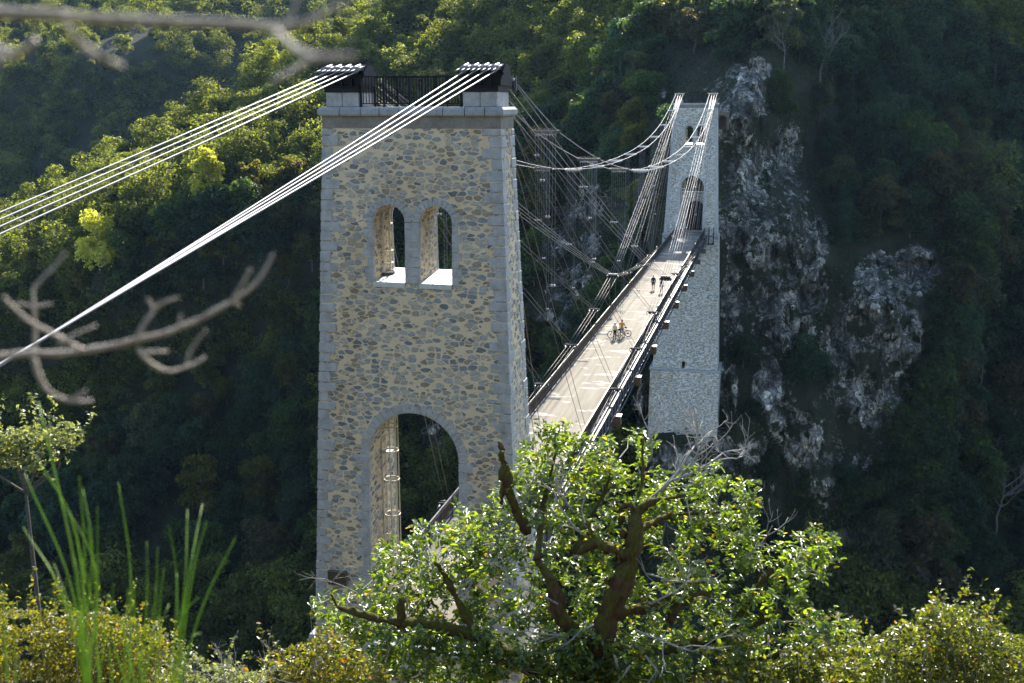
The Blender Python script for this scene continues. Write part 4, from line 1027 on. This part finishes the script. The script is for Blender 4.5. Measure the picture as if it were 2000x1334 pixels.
# scatter candidates on both slopes
Q1, N1, K1 = bank_pts(9000)
fi = rng.integers(0, 189, 4200); fj = rng.integers(0, 89, 4200); Q2 = np.stack([FX[fi, fj], FY[fi, fj], FZ[fi, fj]], 1)
cand = [(tuple(q), r, 0) for q, r in zip(Q1, K1)]+[(tuple(q), 0, 1) for q in Q2]
cell = {}; spots = []
for q, r, far_ in cand:
    u, v, dep = px(q)
    if dep < 20 or u < -260 or u > 2260 or v < -330 or v > 1900: continue
    if r > .36: continue
    if abs(q[0]) < 9.5 and q[1] < 160 and q[2] < 26: continue
    if -9 < q[0] < 11 and q[1] < 200 and q[2] > 12 and q[2] < 30 : continue
    # keep the ground in front of the crags open
    P2 = np.array([[q[0], q[1], q[2]+k] for k in (4., 8.)]); 
    if rockmask(P2).max() > .62: continue
    dmin = 5.6 if not far_ else 6.5
    key = (int(q[0]//7), int(q[1]//7), int(q[2]//7)); ok = True
    for a in (-1, 0, 1):
        for b in (-1, 0, 1):
            for c_ in (-1, 0, 1):
                for o in cell.get((key[0]+a, key[1]+b, key[2]+c_), ()):
                    if (o[0]-q[0])**2+(o[1]-q[1])**2+(o[2]-q[2])**2 < dmin*dmin: ok = False; break
    if not ok: continue
    cell.setdefault(key, []).append(q); spots.append((q, far_, u, v, dep))
inf = [s for s in spots if -30 < s[2] < 2030 and -60 < s[3] < 1150 and not (640 < s[2] < 980 and s[3] > 260)]
inf.sort(key=lambda s: s[4]); main = inf[:300]; ms = set(id(s) for s in main); rest = [s for s in spots if id(s) not in ms]
print('TREES', len(spots), len(inf), len(rest))
def region(u, v, far_):
    if far_: return 'on the hazy valley side beyond the ridge', 'trees on the hazy far valley side'
    if u < 720 and v < 480-.52*u+150: return 'along the sunlit ridge left of the near tower', 'trees along the sunlit ridge crest'
    if u < 660: return 'on the shaded slope left of the near tower', 'trees on the shaded slope left of the near tower'
    if u < 1000 and v < 300: return 'on the slope above the near tower top', 'trees above the near tower top'
    if u < 1320: return 'behind the cable fans between the towers', 'trees between the two towers'
    if v < 330: return 'on the dark slope above the right crags', 'trees above the right hand crags'
    if u < 1660: return 'among the crags right of the far tower', 'trees among the crags'
    return 'on the dark slope at the right edge', 'trees on the dark slope at right'
cnt = {}; plan = []
for s in main:
    q, far_, u, v, dep = s; reg, grp = region(u, v, far_); r = rng.random()
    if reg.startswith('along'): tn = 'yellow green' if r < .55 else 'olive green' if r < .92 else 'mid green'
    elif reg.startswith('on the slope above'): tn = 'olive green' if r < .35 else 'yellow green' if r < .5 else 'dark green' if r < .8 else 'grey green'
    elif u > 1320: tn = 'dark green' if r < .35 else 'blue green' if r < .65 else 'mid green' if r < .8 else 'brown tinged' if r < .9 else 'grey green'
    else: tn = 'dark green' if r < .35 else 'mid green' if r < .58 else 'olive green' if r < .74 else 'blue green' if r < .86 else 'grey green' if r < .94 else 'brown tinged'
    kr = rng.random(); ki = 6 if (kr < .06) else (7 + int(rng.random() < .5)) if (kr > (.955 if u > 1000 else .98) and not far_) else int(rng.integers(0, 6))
    plan.append([s, reg, grp, tn, ki])
from collections import defaultdict
rows = defaultdict(list)
for p in plan: rows[(p[1], p[3] if KIND[p[4]][0] != 'bare' else 'bare grey', KIND[p[4]][0])].append(p)
NUM = ['first', 'second', 'third', 'fourth', 'fifth', 'sixth', 'seventh', 'eighth', 'ninth', 'tenth', 'eleventh', 'twelfth', 'thirteenth', 'fourteenth', 'fifteenth', 'sixteenth', 'seventeenth', 'eighteenth', 'nineteenth', 'twentieth']
NUM += ['twenty-'+x for x in NUM[:9]]+['thirtieth']+['thirty-'+x for x in NUM[:9]]+['fortieth']
for key, L in rows.items():
    L.sort(key=lambda p: p[0][2])
    for i, p in enumerate(L):
        adj = {'broadleaf': key[1]+' tree', 'drooping': 'drooping '+key[1]+' tree', 'bare': 'bare pale branched tree'}[key[2]]
        p.append((f'{NUM[i]} {adj} from left {p[1]}' if i < 40 else f'{adj} {i+1} from left {p[1]}') if len(L) > 1 else f'only {adj} {p[1]}')
def make_tree(name, q, ki, col, sc, rz, label=None, group=None):
    T = empty(name, q, label, 'tree', group); T.scale = (sc, sc, sc*rng.uniform(.9, 1.15)); T.rotation_euler.z = rz
    o = link('trunk', KIND[ki][2], T)
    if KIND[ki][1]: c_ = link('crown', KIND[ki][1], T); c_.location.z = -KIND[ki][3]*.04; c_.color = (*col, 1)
    return T
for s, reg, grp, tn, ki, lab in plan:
    q, far_, u, v, dep = s; j = rng.uniform(1.8, 2.6) if grp in ('trees along the sunlit ridge crest', 'trees above the near tower top') else rng.uniform(.36, .62)*(.82 if u > 1320 else 1); col = tuple(c_*j for c_ in TINT[tn])  # sunlight put into leaf colour: ridge crowns brightened, trees on shaded slopes darkened
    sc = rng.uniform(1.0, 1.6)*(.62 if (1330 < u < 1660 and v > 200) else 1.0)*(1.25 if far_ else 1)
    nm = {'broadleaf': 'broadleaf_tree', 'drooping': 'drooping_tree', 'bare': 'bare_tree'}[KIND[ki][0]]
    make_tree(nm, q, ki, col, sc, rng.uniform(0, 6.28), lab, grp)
# the rest of the wood as one object
def mesh_arrays(me):
    V = np.empty(len(me.vertices)*3, np.float32); me.vertices.foreach_get('co', V); F = np.empty(len(me.loops), np.int32); me.loops.foreach_get('vertex_index', F); return V.reshape(-1, 3), F.reshape(-1, 3)
arr = [mesh_arrays(KIND[i][1]) for i in range(6)]; VV = []; FF = []; off = 0
for q, far_, u, v, dep in rest:
    V, F = arr[int(rng.integers(0, 6))]; k = 1900 if (-80 < u < 2080 and -120 < v < 1300) else 900; k = min(k, len(V)//4)
    n4 = len(V)//4; V = V[:k*4]; f = np.concatenate([F[:k], F[n4:n4+k]]); a = rng.uniform(0, 6.28); sc = rng.uniform(1.1, 1.6)*(1.25 if far_ else 1); c_, s_ = math.cos(a), math.sin(a)
    W = np.stack([V[:, 0]*c_-V[:, 1]*s_, V[:, 0]*s_+V[:, 1]*c_, V[:, 2]-.3], 1)*sc+np.array(q)
    VV.append(W); FF.append(f+off); off += len(W)
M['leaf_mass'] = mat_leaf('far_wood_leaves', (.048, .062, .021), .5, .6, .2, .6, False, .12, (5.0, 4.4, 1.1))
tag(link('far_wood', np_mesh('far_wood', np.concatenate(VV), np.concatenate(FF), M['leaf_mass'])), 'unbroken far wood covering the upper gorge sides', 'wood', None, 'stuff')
# undergrowth and ivy on the far bank
Q, N, K = bank_pts(270000); u_ = (Q-CAM)@cF; keep = (rng.random(len(Q)) > K*.80) & (u_ > 20) & ~((np.abs(Q[:, 0]) < 6.6) & (Q[:, 1] < 150) & (Q[:, 2] > -33.5))
cl_ = fbm(Q[:, 0], Q[:, 1], Q[:, 2], .16, 3, 7.0); keep &= cl_ > -.32+.42*K; Q = Q[keep]; N = N[keep]; cl_ = cl_[keep]
h = (rng.random(len(Q))**1.4)*(.4+1.9*np.clip(cl_+.25, 0, 1)); c_ = Q+N*h[:, None]*.7+np.array([0, 0, 1])*h[:, None]*.6
V, F = leaf_quads(c_, unit(N*.6+np.array([0, 0, .7])+rng.normal(size=c_.shape)*.6), rng.uniform(.35, .75, len(c_)), .75)
tag(link('undergrowth', np_mesh('undergrowth', V, F, M['leaf_under'])), 'dark undergrowth and ivy clothing the gorge side', 'undergrowth', None, 'stuff')
# ================================================================ FOREGROUND PLANTS
def smooth_line(P, n=4):
    """Catmull-Rom through P"""
    P = [Vector(p) for p in P]; Q = [P[0]*2-P[1]]+P+[P[-1]*2-P[-2]]; out = []
    for i in range(1, len(Q)-2):
        for k in range(n):
            t = k/n; a, b, c, d = Q[i-1], Q[i], Q[i+1], Q[i+2]
            out.append(.5*((2*b)+(c-a)*t+(2*a-5*b+4*c-d)*t*t+(3*b-a-3*c+d)*t**3))
    return out+[P[-1]]
def limb(mb, pts, r0, r1, n=9, wob=.0, seed=0):
    P = smooth_line(pts, 9); N = len(P)
    rs = [(r0+(r1-r0)*i/(N-1))*(1+wob*mnoise.noise(p*4.0+Vector((seed, 0, 0)))) for i, p in enumerate(P)]
    mb.tube(P, rs, n); return P

# ---- mossy oak in the middle foreground
TR = at(1185, 1420, 15.2); gz = float(nearz(np.array(TR.x), np.array(TR.y))); BASE = Vector((TR.x, TR.y, gz-.1))
OAK = empty('oak_tree', BASE, 'leafy oak with thick mossy brown limbs in the bottom middle below the near tower', 'tree')
def part(mb, name, mat, parent, smooth=True, rough=0):
    if rough: mb.v = [tuple(Vector(p)+mnoise.noise_vector(Vector(p)*9)*rough+mnoise.noise_vector(Vector(p)*25)*rough*.55) for p in mb.v]
    o = mb.build(name, mat, parent, smooth); o.matrix_parent_inverse = Matrix.Translation(-parent.location); return o
def A(*t): return [at(u, v, d) for u, v, d in t]
mb = MB(); limb(mb, [BASE-Vector((0, 0, .6))]+A((1190, 1420, 15.2), (1165, 1290, 15.1), (1185, 1215, 14.9), (1215, 1140, 14.8), (1238, 1070, 14.8), (1240, 1005, 14.9)), .21, .10, 20, .4, 1)
for k in range(16):      # burrs and moss lumps
    f = random.random(); p = at(1165+70*f+random.uniform(-22, 22), 1280-270*f, 14.85+random.uniform(-.12, .1)); r = random.uniform(.03, .075); mb.sphere(p, (r, r, r*1.5), 7, 5)
trunk = part(mb, 'trunk', M['mossbark'], OAK, True, .05)
LIMBS = [([(1240,1010,14.9),(1262,985,14.9),(1300,975,15.0),(1340,965,15.2)], .075, .03), ([(1240,1010,14.9),(1228,985,14.95),(1205,1000,15.2)], .05, .03),
 ([(1228,1085,14.8),(1190,1070,14.75),(1160,1062,14.8),(1130,1080,14.9)], .10, .05), ([(1165,1065,14.8),(1155,1040,14.8),(1145,1020,14.9)], .05, .02),
 ([(1160,1260,15.2),(1110,1225,15.0),(1085,1180,14.9),(1075,1130,14.9),(1050,1095,15.0)], .11, .05), ([(1100,1215,15.0),(1095,1160,14.9),(1060,1120,15.0)], .06, .03),
 ([(1150,1330,15.3),(1010,1290,15.1),(930,1245,15.0),(850,1222,15.0),(770,1215,15.0),(690,1195,15.1),(660,1185,15.2)], .13, .035), ([(785,1215,15.0),(782,1190,14.95),(784,1175,14.95)], .075, .04),
 ([(930,1240,15.0),(890,1165,15.0),(865,1120,15.0),(850,1100,15.0)], .06, .035), ([(660,1185,15.2),(645,1160,15.2)], .025, .01),
 ([(1030,1040,15.6),(1010,1000,15.5),(995,960,15.4),(985,920,15.4),(980,885,15.4),(976,862,15.4)], .075, .022),
 ([(1200,1200,15.2),(1290,1180,15.4),(1330,1165,15.4),(1385,1160,15.6)], .09, .03), ([(1345,1165,15.5),(1315,1195,15.4),(1305,1215,15.4)], .08, .05),
 ([(1190,1270,15.3),(1300,1270,15.6),(1420,1240,15.8),(1520,1200,16.0)], .12, .04), ([(1420,1240,15.8),(1500,1120,16.0),(1560,1080,16.0)], .06, .02), ([(1150,1330,15.3),(1300,1330,15.4),(1480,1290,15.6),(1600,1250,15.8)], .12, .03),
 ([(1050,1095,15.0),(1060,1000,15.6),(1075,930,15.8),(1090,870,15.8)], .05, .015), ([(1240,1040,14.95),(1300,1010,15.6),(1400,1000,15.9)], .06, .02), ([(1120,1080,15.3),(1180,960,15.8),(1200,900,15.8)], .04, .015), ([(1240,1000,15.2),(1255,930,15.6),(1255,860,15.6)], .04, .014)]
for P_, a, b in LIMBS:
    mb = MB(); L = limb(mb, A(*P_), a, b, 12, .6, len(P_)); 
    for q in L[::3]:
        if random.random() < .45: r = random.uniform(.35, .75)*(a+b)*.5; mb.sphere(q+Vector((0, 0, random.uniform(.2, .7)*b)), (r*1.6, r, r*random.uniform(.8, 1.2)), 6, 5)
    part(mb, 'limb', M['mossbark'], OAK, True, .03)
for uu in ((985, 925, 15.38), (988, 945, 15.38)): pass
mb = MB(); 
for u, v, r in ((980, 890, .09), (986, 925, .13), (990, 940, .15), (984, 955, .11), (980, 975, .07), (983, 900, .07)): mb.sphere(at(u, v, 15.36), (r*.7, r*.7, r*1.3), 7, 5)
part(mb, 'moss_clump', M['mossbark'], OAK, True, .05)
# bare grey twigs
mb = MB(); rd = random.Random(5)
def twig(mb, p, d, L, r, dep):
    q = [p]
    for i in range(4): d = (d+Vector((rd.uniform(-.35, .35), rd.uniform(-.35, .35), rd.uniform(-.25, .3)))).normalized(); q.append(q[-1]+d*L/4)
    mb.tube(q, [r, r*.9, r*.8, r*.65, r*.45], 5)
    if dep:
        for i in range(3): twig(mb, q[rd.choice((1, 2, 3, 4))], (d+Vector((rd.uniform(-1, 1), rd.uniform(-.6, .6), rd.uniform(-.6, .8)))).normalized(), L*.62, r*.55, dep-1)
right = Vector(cR); up_ = Vector(cU)
for (u, v, dd, du, dv, L, r) in [(1250,1000,15.3,60,-80,1.0,.022),(1290,960,15.3,90,-70,1.0,.022),(1310,940,15.3,100,-50,.95,.02),(1330,930,15.4,30,-90,.6,.014),(1270,900,15.5,-5,-90,.7,.014),(1120,1000,15.1,-60,-60,.8,.016),(1150,1050,14.9,-80,-90,.9,.016),(1200,1280,14.6,40,70,1.0,.016),(1240,1230,14.6,90,50,1.0,.016),(1270,1180,14.7,80,-20,.9,.014),(1160,1220,14.6,-70,30,.8,.014),(1260,1120,14.8,70,10,.8,.014),(1120,1240,14.7,-80,-10,.8,.014),(1260,1280,14.6,70,60,1.1,.014),(1230,1300,14.5,-30,80,.9,.014),(1090,1180,14.8,-60,-70,.8,.014),(1500,1240,15.4,20,80,.9,.012),(1450,1100,15.6,40,-60,.8,.012),(700,1160,15.1,-60,-50,.6,.01),(900,1150,15.0,40,-70,.7,.012),(1000,1040,15.5,30,-70,.8,.012)]:
    mb = MB(); twig(mb, at(u, v, dd), (right*du-up_*dv+Vector(cF)*rd.uniform(-30, 10)).normalized(), L*.95, r*1.15, 3 if v < 1010 and u > 1200 else 2); part(mb, 'bare_twig', M['deadtwig'], OAK)
# foliage: clusters of lobed leaves round the branch ends
LOB = [(695,1205,58),(640,1195,36),(765,1135,62),(850,1090,75),(790,1080,45),(940,1060,72),(900,1025,40),(1000,1000,60),(1060,900,48),(1040,930,45),(1110,858,36),(1080,845,30),(1080,980,80),(1140,905,45),(1180,960,70),(1250,872,32),(1190,890,36),(1260,960,60),(1340,965,60),(1420,990,60),(1452,975,36),(1470,1005,26),(1390,945,40),(1150,1080,90),(1000,1130,90),(880,1180,90),(760,1230,80),(705,1285,66),(1300,1060,80),(1400,1075,80),(1470,1080,40),(1540,1080,45),(1595,1062,36),(1620,1085,22),(1575,1110,36),(1540,1140,45),(1200,1200,90),(1060,1240,90),(900,1290,90),(1350,1190,80),(1450,1220,70),(1560,1260,60),(1600,1215,40),(1640,1250,45),(1400,1290,80),(1250,1300,90),(1100,1310,80),(1520,1310,60),(640,1310,60),(800,1320,70),(960,1320,70),(1690,1300,55)]
g = np.random.default_rng(77); wts = np.array([r*r for _, _, r in LOB], float); wts /= wts.sum(); NC = 2100; li = g.choice(len(LOB), NC, p=wts)
cs = []; crisp = []
for i in li:
    u, v, r = LOB[i]; a = g.random()*6.28; q = r*math.sqrt(g.random())*.97; dd = 15.55+abs(g.normal())*.9 - (0.75 if g.random() < (.17 if v < 1230 else .5) else 0) + (.2 if v < 950 else 0)
    uu, vv = u+q*math.cos(a), v+q*math.sin(a)
    # leave the thick limbs visible
    if dd < 15.6 and (abs(uu-(1165+75*np.clip((1280-vv)/275, 0, 1))) < 40 and 990 < vv < 1290): dd += 1.0
    if dd < 15.5 and 650 < uu < 960 and abs(vv-(1190+.12*(uu-650))) < 26: dd += .9
    if dd < 15.5 and 1110 < uu < 1240 and 1040 < vv < 1100: dd += .9
    cs.append(at(uu, vv, dd))
for u, v, r, k in ((1180,1318,75,70),(1060,1305,65,50),(950,1285,55,40),(1290,1310,60,45),(830,1265,45,26),(1130,1270,40,20)):
    for i in range(k): a = g.random()*6.28; q = r*math.sqrt(g.random()); cs.append(at(u+q*math.cos(a), v+q*math.sin(a), 14.6+g.random()*.4))
cs = np.array(cs); NC = len(cs); m_ = 11
cc = np.repeat(cs, m_, 0); axis = unit(g.normal(size=(NC, 3))*.6+np.array([0, 0, .6])); ax = np.repeat(axis, m_, 0)
t_ = unit(g.normal(size=cc.shape)+ax*.5); tn = unit(t_-ax*np.sum(t_*ax, 1, keepdims=True)*.35); nr = unit(np.cross(tn, unit(np.cross(ax, tn)+g.normal(size=cc.shape)*.35))); nr = np.where((nr[:, 2] < 0)[:, None], -nr, nr); nr = unit(nr+np.array([0, 0, .5])); tn = unit(tn-nr*np.sum(tn*nr, 1, keepdims=True))
V, F = leaf_lobed(cc+g.normal(size=cc.shape)*.035, tn, nr, g.uniform(.075, .145, len(cc)), .60)
o = link('foliage', np_mesh('foliage', V, F, M['leaf_oak']), OAK); o.matrix_parent_inverse = Matrix.Translation(-OAK.location)
# fine shoots carrying the clusters
mb = MB(); nodes = [at(u, v, d) for P_, a, b in LIMBS for u, v, d in P_]
for i in range(0, NC, 7):
    c = Vector(cs[i]); n_ = min(nodes, key=lambda p: (p-c).length); L = (n_-c).length; e = c+(n_-c)*min(1, .7/max(L, .01))+Vector((0, 0, -.08)); mid = (c+e)/2+Vector((rd.uniform(-.08, .08), rd.uniform(-.08, .08), rd.uniform(-.08, .04)))
    mb.tube([e, mid, c], [.012, .009, .005], 4, False)
part(mb, 'shoots', M['deadtwig'], OAK)['kind'] = 'stuff'

# ---- shrubs: mounds of small leaves on stems
def shrub(name, label, cat, lobes, n, size, mat, dep, jit, ground=None, asp=.6, seed=1, twigs=40, group=None):
    g = np.random.default_rng(seed); w_ = np.array([a*b for _, _, a, b in lobes], float); w_ /= w_.sum(); li = g.choice(len(lobes), n, p=w_)
    a = g.random(n)*6.28; q = np.sqrt(g.random(n)); L = np.array(lobes, float)[li]
    u = L[:, 0]+L[:, 2]*q*np.cos(a); v = L[:, 1]+L[:, 3]*q*np.sin(a)
    nn = np.array([mnoise.noise(Vector((uu*.03, vv*.03, seed))) for uu, vv in zip(u, v)])
    d = dep+jit*(.35*q*q+g.random(n)*.9)+nn*jit*.4+(667-v)*-.0   # the mound is rounded: its rim lies farther back
    r = cF[None]+cR[None]*((u-1000)/FPX)[:, None]-cU[None]*((v-667)/FPX)[:, None]; c = CAM[None]+r*d[:, None]
    ns = max(30, n//90); si = g.integers(0, n, ns*3); si = si[np.argsort(-q[si])][:ns]; sp = []
    for k in si:      # sprigs standing out of the mound
        dr = unit((cR*math.cos(a[k])*.8-cU*math.sin(a[k])*.8+np.array([0, 0, .55])+g.normal(size=3)*.35)[None])[0]; Lk = g.uniform(.18, .60)*(dep/13); m0 = g.integers(12, 26)
        f = g.random(m0); sp.append(c[k]+dr*Lk*f[:, None]+g.normal(size=(m0, 3))*.022*(dep/13))
    c = np.concatenate([c[nn > -.55*q-.02]]+sp); n = len(c)
    nrm = unit(g.normal(size=c.shape)*.75+np.array([0, 0, .7])); V, F = leaf_quads(c, nrm, g.uniform(size[0]*.8, size[1]*1.25, n), asp)
    cen = c.mean(0); gz = float(nearz(np.array(cen[0]), np.array(cen[1]))); T = empty(name, (cen[0], cen[1], gz), label, cat, group)
    o = link('foliage', np_mesh('foliage', V, F, mat), T); o.matrix_parent_inverse = Matrix.Translation(-T.location)
    mb = MB(); b = Vector((cen[0], cen[1], gz-.2)); rr = random.Random(seed)
    for i in range(twigs):
        e = Vector(c[rr.randrange(n)]); m1 = b.lerp(e, .5)+Vector((rr.uniform(-.25, .25), rr.uniform(-.25, .25), .2)); mb.tube(smooth_line([b+Vector((rr.uniform(-.2, .2), rr.uniform(-.2, .2), 0)), m1, e], 3), [.014, .013, .012, .010, .009, .007, .004], 4, False)
    if twigs: part(mb, 'stems', M['deadtwig'], T)
    return T
shrub('yellow_shrub', 'dense yellow green small leaved shrub in the bottom left corner', 'shrub', [(60,1260,110,70),(170,1255,90,62),(260,1250,70,46),(90,1330,160,70),(290,1310,60,80),(10,1225,50,35),(200,1330,120,60),(45,1215,40,28),(120,1215,45,26),(235,1225,40,26)], 15000, (.025, .045), M['leaf_left'], 9.2, .9, seed=3)
shrub('dogwood_shrub', 'loose shrub with yellow and reddish leaves left of the oak below the tower foot', 'shrub', [(600,1300,60,45),(660,1290,55,50),(560,1320,50,40),(700,1320,60,40),(640,1260,35,30),(540,1335,45,25),(615,1268,26,22)], 2600, (.045, .075), M['leaf_small'], 13.6, .9, seed=5, twigs=26)
shrub('thorn_shrub', 'wide bright leaved thorn shrub in the bottom right corner', 'shrub', [(1850,1240,75,60),(1800,1270,90,60),(1900,1270,90,65),(1960,1310,80,70),(1740,1310,80,60),(1850,1320,120,60),(1720,1275,45,35),(1830,1205,40,28),(1660,1320,60,35),(1990,1290,40,50)], 11000, (.045, .075), M['leaf_right'], 13.2, 1.3, seed=7, twigs=60)
shrub('grey_shrub', 'low pale grey green bush with bare stems between the yellow shrub and the dogwood', 'shrub', [(380,1315,50,30),(430,1325,50,28),(480,1330,40,20),(330,1325,40,20),(400,1340,90,22)], 2600, (.03, .055), M['leaf_grey'], 11.5, .7, seed=9, twigs=30)
shrub('leafy_shrub', 'green leafy bush filling the bottom edge between the oak and the thorn shrub', 'shrub', [(1500,1330,80,40),(1600,1325,80,45),(1420,1340,70,40),(1560,1290,40,35),(1650,1300,36,40)], 4200, (.05, .09), M['leaf_right'], 14.2, 1.0, seed=11, twigs=30)
# sunlit crown top at the left edge, a taller tree standing on the near slope
YT = shrub('young_tree', 'sunlit pale leaved young tree crown at the left edge above the broom', 'tree', [(30,860,55,26),(75,850,45,20),(130,850,34,26),(15,890,50,22),(55,905,36,16),(120,870,30,16),(-30,880,60,40)], 2600, (.12, .24), M['leaf_grey'], 42, 2.0, seed=13, twigs=0)
yc = at(40, 868, 43); yg = Vector((yc.x-.4, yc.y+.3, float(nearz(np.array(yc.x), np.array(yc.y)))-.5)); mb = MB()
limb(mb, [yg, yg.lerp(yc, .4)+Vector((.25, 0, 0)), yg.lerp(yc, .75)+Vector((-.1, .1, 0)), yc], .20, .05, 8, .3, 3)
for du, dv in ((-60, 10), (-20, -25), (35, -20), (70, 8), (90, -30)): e = at(40+du, 868+dv, 43.0); limb(mb, [yg.lerp(yc, .94), yg.lerp(e, .975), e], .06, .02, 6, .2, 2)
part(mb, 'trunk', M['bark'], YT)
# bare stems poking from the low bush
mb = MB(); b0 = at(470, 1345, 11.3); 
for du, dv in ((-40, -80), (30, -90), (60, -50), (-70, -40), (0, -60), (90, -30)): twig(mb, b0+right*rd.uniform(-.2, .2), (right*du-up_*dv).normalized(), .38, .006, 2)
tag(part(mb, 'dead_stems', M['deadtwig'], empty('dead_shrub', b0, 'small leafless grey shrub at the bottom edge left of the dogwood', 'shrub')))

# ---- broom: long green rods in front at the left
BR = empty('broom_shrub', at(190, 1500, 2.7), 'blurred green broom shrub with long upright rods at the lower left', 'shrub')
rb = random.Random(21); mb = MB()
stems = [((170,1420),(150,1130),(75,785),2.6,7),((175,1420),(140,1150),(48,925),2.7,6),((180,1400),(120,1160),(45,1030),2.8,5),((180,1380),(150,1050),(70,890),2.6,6),((160,1250),(165,1080),(155,930),2.6,4),((165,1250),(180,1080),(162,955),2.65,4),((170,1300),(150,1200),(88,1165),2.7,4),((175,1330),(190,1150),(190,990),2.75,4),((190,1300),(185,1120),(170,1030),2.7,4),((200,1400),(180,1180),(150,1060),2.8,5),((250,1380),(255,1120),(231,942),2.9,5),((260,1400),(285,1200),(287,1058),2.9,4),((270,1400),(300,1220),(308,1070),2.9,4),((330,1420),(345,1150),(331,1030),2.8,4),((330,1420),(360,1150),(366,995),2.8,4),((330,1420),(365,1150),(395,985),2.8,5),((335,1420),(375,1130),(404,1017),2.8,4),((330,1420),(390,1200),(460,1050),2.8,5),((310,1420),(310,1220),(320,1110),2.85,4),((290,1420),(265,1230),(262,1135),2.9,4),((280,1420),(220,1250),(222,1140),2.9,4),((280,1420),(240,1230),(210,1160),2.9,4),((300,1420),(350,1220),(388,1165),2.8,4),((330,1430),(370,1260),(392,1235),2.7,4),((345,1430),(350,1280),(345,1120),2.75,4),((20,1420),(10,1250),(4,1150),2.6,4),((30,1430),(30,1280),(25,1180),2.7,4),((180,1420),(200,1280),(210,1165),2.75,4),((220,1430),(215,1280),(195,1200),2.8,4),((300,1430),(280,1300),(300,1180),2.8,4),((240,1430),(245,1250),(250,1150),2.85,4),((270,1430),(290,1290),(330,1180),2.8,4),((170,1330),(170,1200),(145,1090),2.7,4),((172,1300),(190,1120),(105,945),2.72,4),((178,1350),(140,1200),(105,1100),2.72,4)]
for a, b, c, d, wd in stems:
    m = MB(); m.tube(smooth_line([at(*a, d), at(*b, d+rb.uniform(-.1, .1)), at(*c, d+rb.uniform(-.15, .15))], 6), [d*wd/FPX*.42*(1-.055*i) for i in range(13)], 6)
    part(m, 'rod', M['broom'], BR)
# ---- out of focus bare branches close to the lens
def blurred(name, label, lines, dep):
    T = empty(name, at(*lines[0][0][0], dep), label, 'branch')
    for i, (pts, w0, w1) in enumerate(lines):
        m = MB(); P = smooth_line([at(u, v, dep+.0004*(u-300)*(1 if i % 2 else -1)*(i > 0)) for u, v in pts], 6); N = len(P); P = [p+mnoise.noise_vector(p*22)*.0022*dep for p in P]
        m.tube(P, [dep/FPX*.34*(w0+(w1-w0)*k/(N-1))*(1+.18*mnoise.noise(p*60)) for k, p in enumerate(P)], 8)
        for k in range(3, N-2, 7): m.sphere(P[k], [dep/FPX*.34*(w0+(w1-w0)*k/(N-1))*1.25]*3, 6, 5)
        part(m, 'main_stem' if i == 0 else 'side_twig', M['twigbark'], T)
    return T
blurred('bare_branch', 'bare brown branch far out of focus across the top left corner', [([(-80,20),(60,28),(150,36),(260,40),(350,44),(460,48),(540,55),(610,35),(690,-8)], 36, 14), ([(125,38),(150,75),(195,108),(240,130)], 20, 15), ([(535,60),(575,92),(620,112),(690,108)], 22, 15), ([(610,112),(570,138),(530,160)], 18, 14), ([(-40,80),(10,100),(40,105),(68,78)], 30, 20), ([(10,105),(-10,128)], 22, 16), ([(40,30),(90,8),(130,-20)], 14, 8), ([(560,45),(580,0),(584,-30)], 14, 9)], .95)
blurred('forked_twig', 'pale forked bare twig out of focus over the left cables', [([(-60,698),(60,692),(150,685),(260,666),(330,648),(400,618),(450,590),(490,565),(515,530),(537,497)], 21, 8), ([(265,664),(285,630),(303,606),(290,582)], 14, 8), ([(303,606),(325,590),(348,580)], 9, 7), ([(268,680),(290,705),(330,724),(370,712),(400,696)], 13, 8), ([(365,712),(375,680),(400,645)], 8, 7), ([(285,688),(330,685)], 9, 7), ([(350,638),(355,612)], 9, 6), ([(160,682),(110,655),(60,625),(25,595),(10,580)], 14, 9), ([(65,690),(68,640),(66,580),(68,555)], 12, 9), ([(70,560),(95,530),(130,490)], 9, 7), ([(30,592),(65,598),(100,594)], 9, 8), ([(65,700),(75,730),(95,765),(130,780),(180,782)], 15, 9), ([(145,778),(170,762)], 9, 7), ([(110,675),(150,650),(190,635)], 8, 7), ([(450,590),(470,560),(490,525)], 9, 6), ([(455,585),(470,598)], 8, 7)], 1.5)
# ================================================================ HAZE
HZD = 0.00003
t = NT('haze_air'); t.n.remove(t.bsdf); vp = t.n.new('ShaderNodeVolumePrincipled'); vp.inputs['Color'].default_value = (.42, .68, 1, 1); vp.inputs['Density'].default_value = HZD; vp.inputs['Anisotropy'].default_value = .35
t.t.links.new(vp.outputs[0], t.out.inputs['Volume'])
tag(MB().box(-720, 440, -180, 660, -96, 175).build('haze', t.m), 'thin blue air haze filling the gorge', 'haze', None, 'stuff')
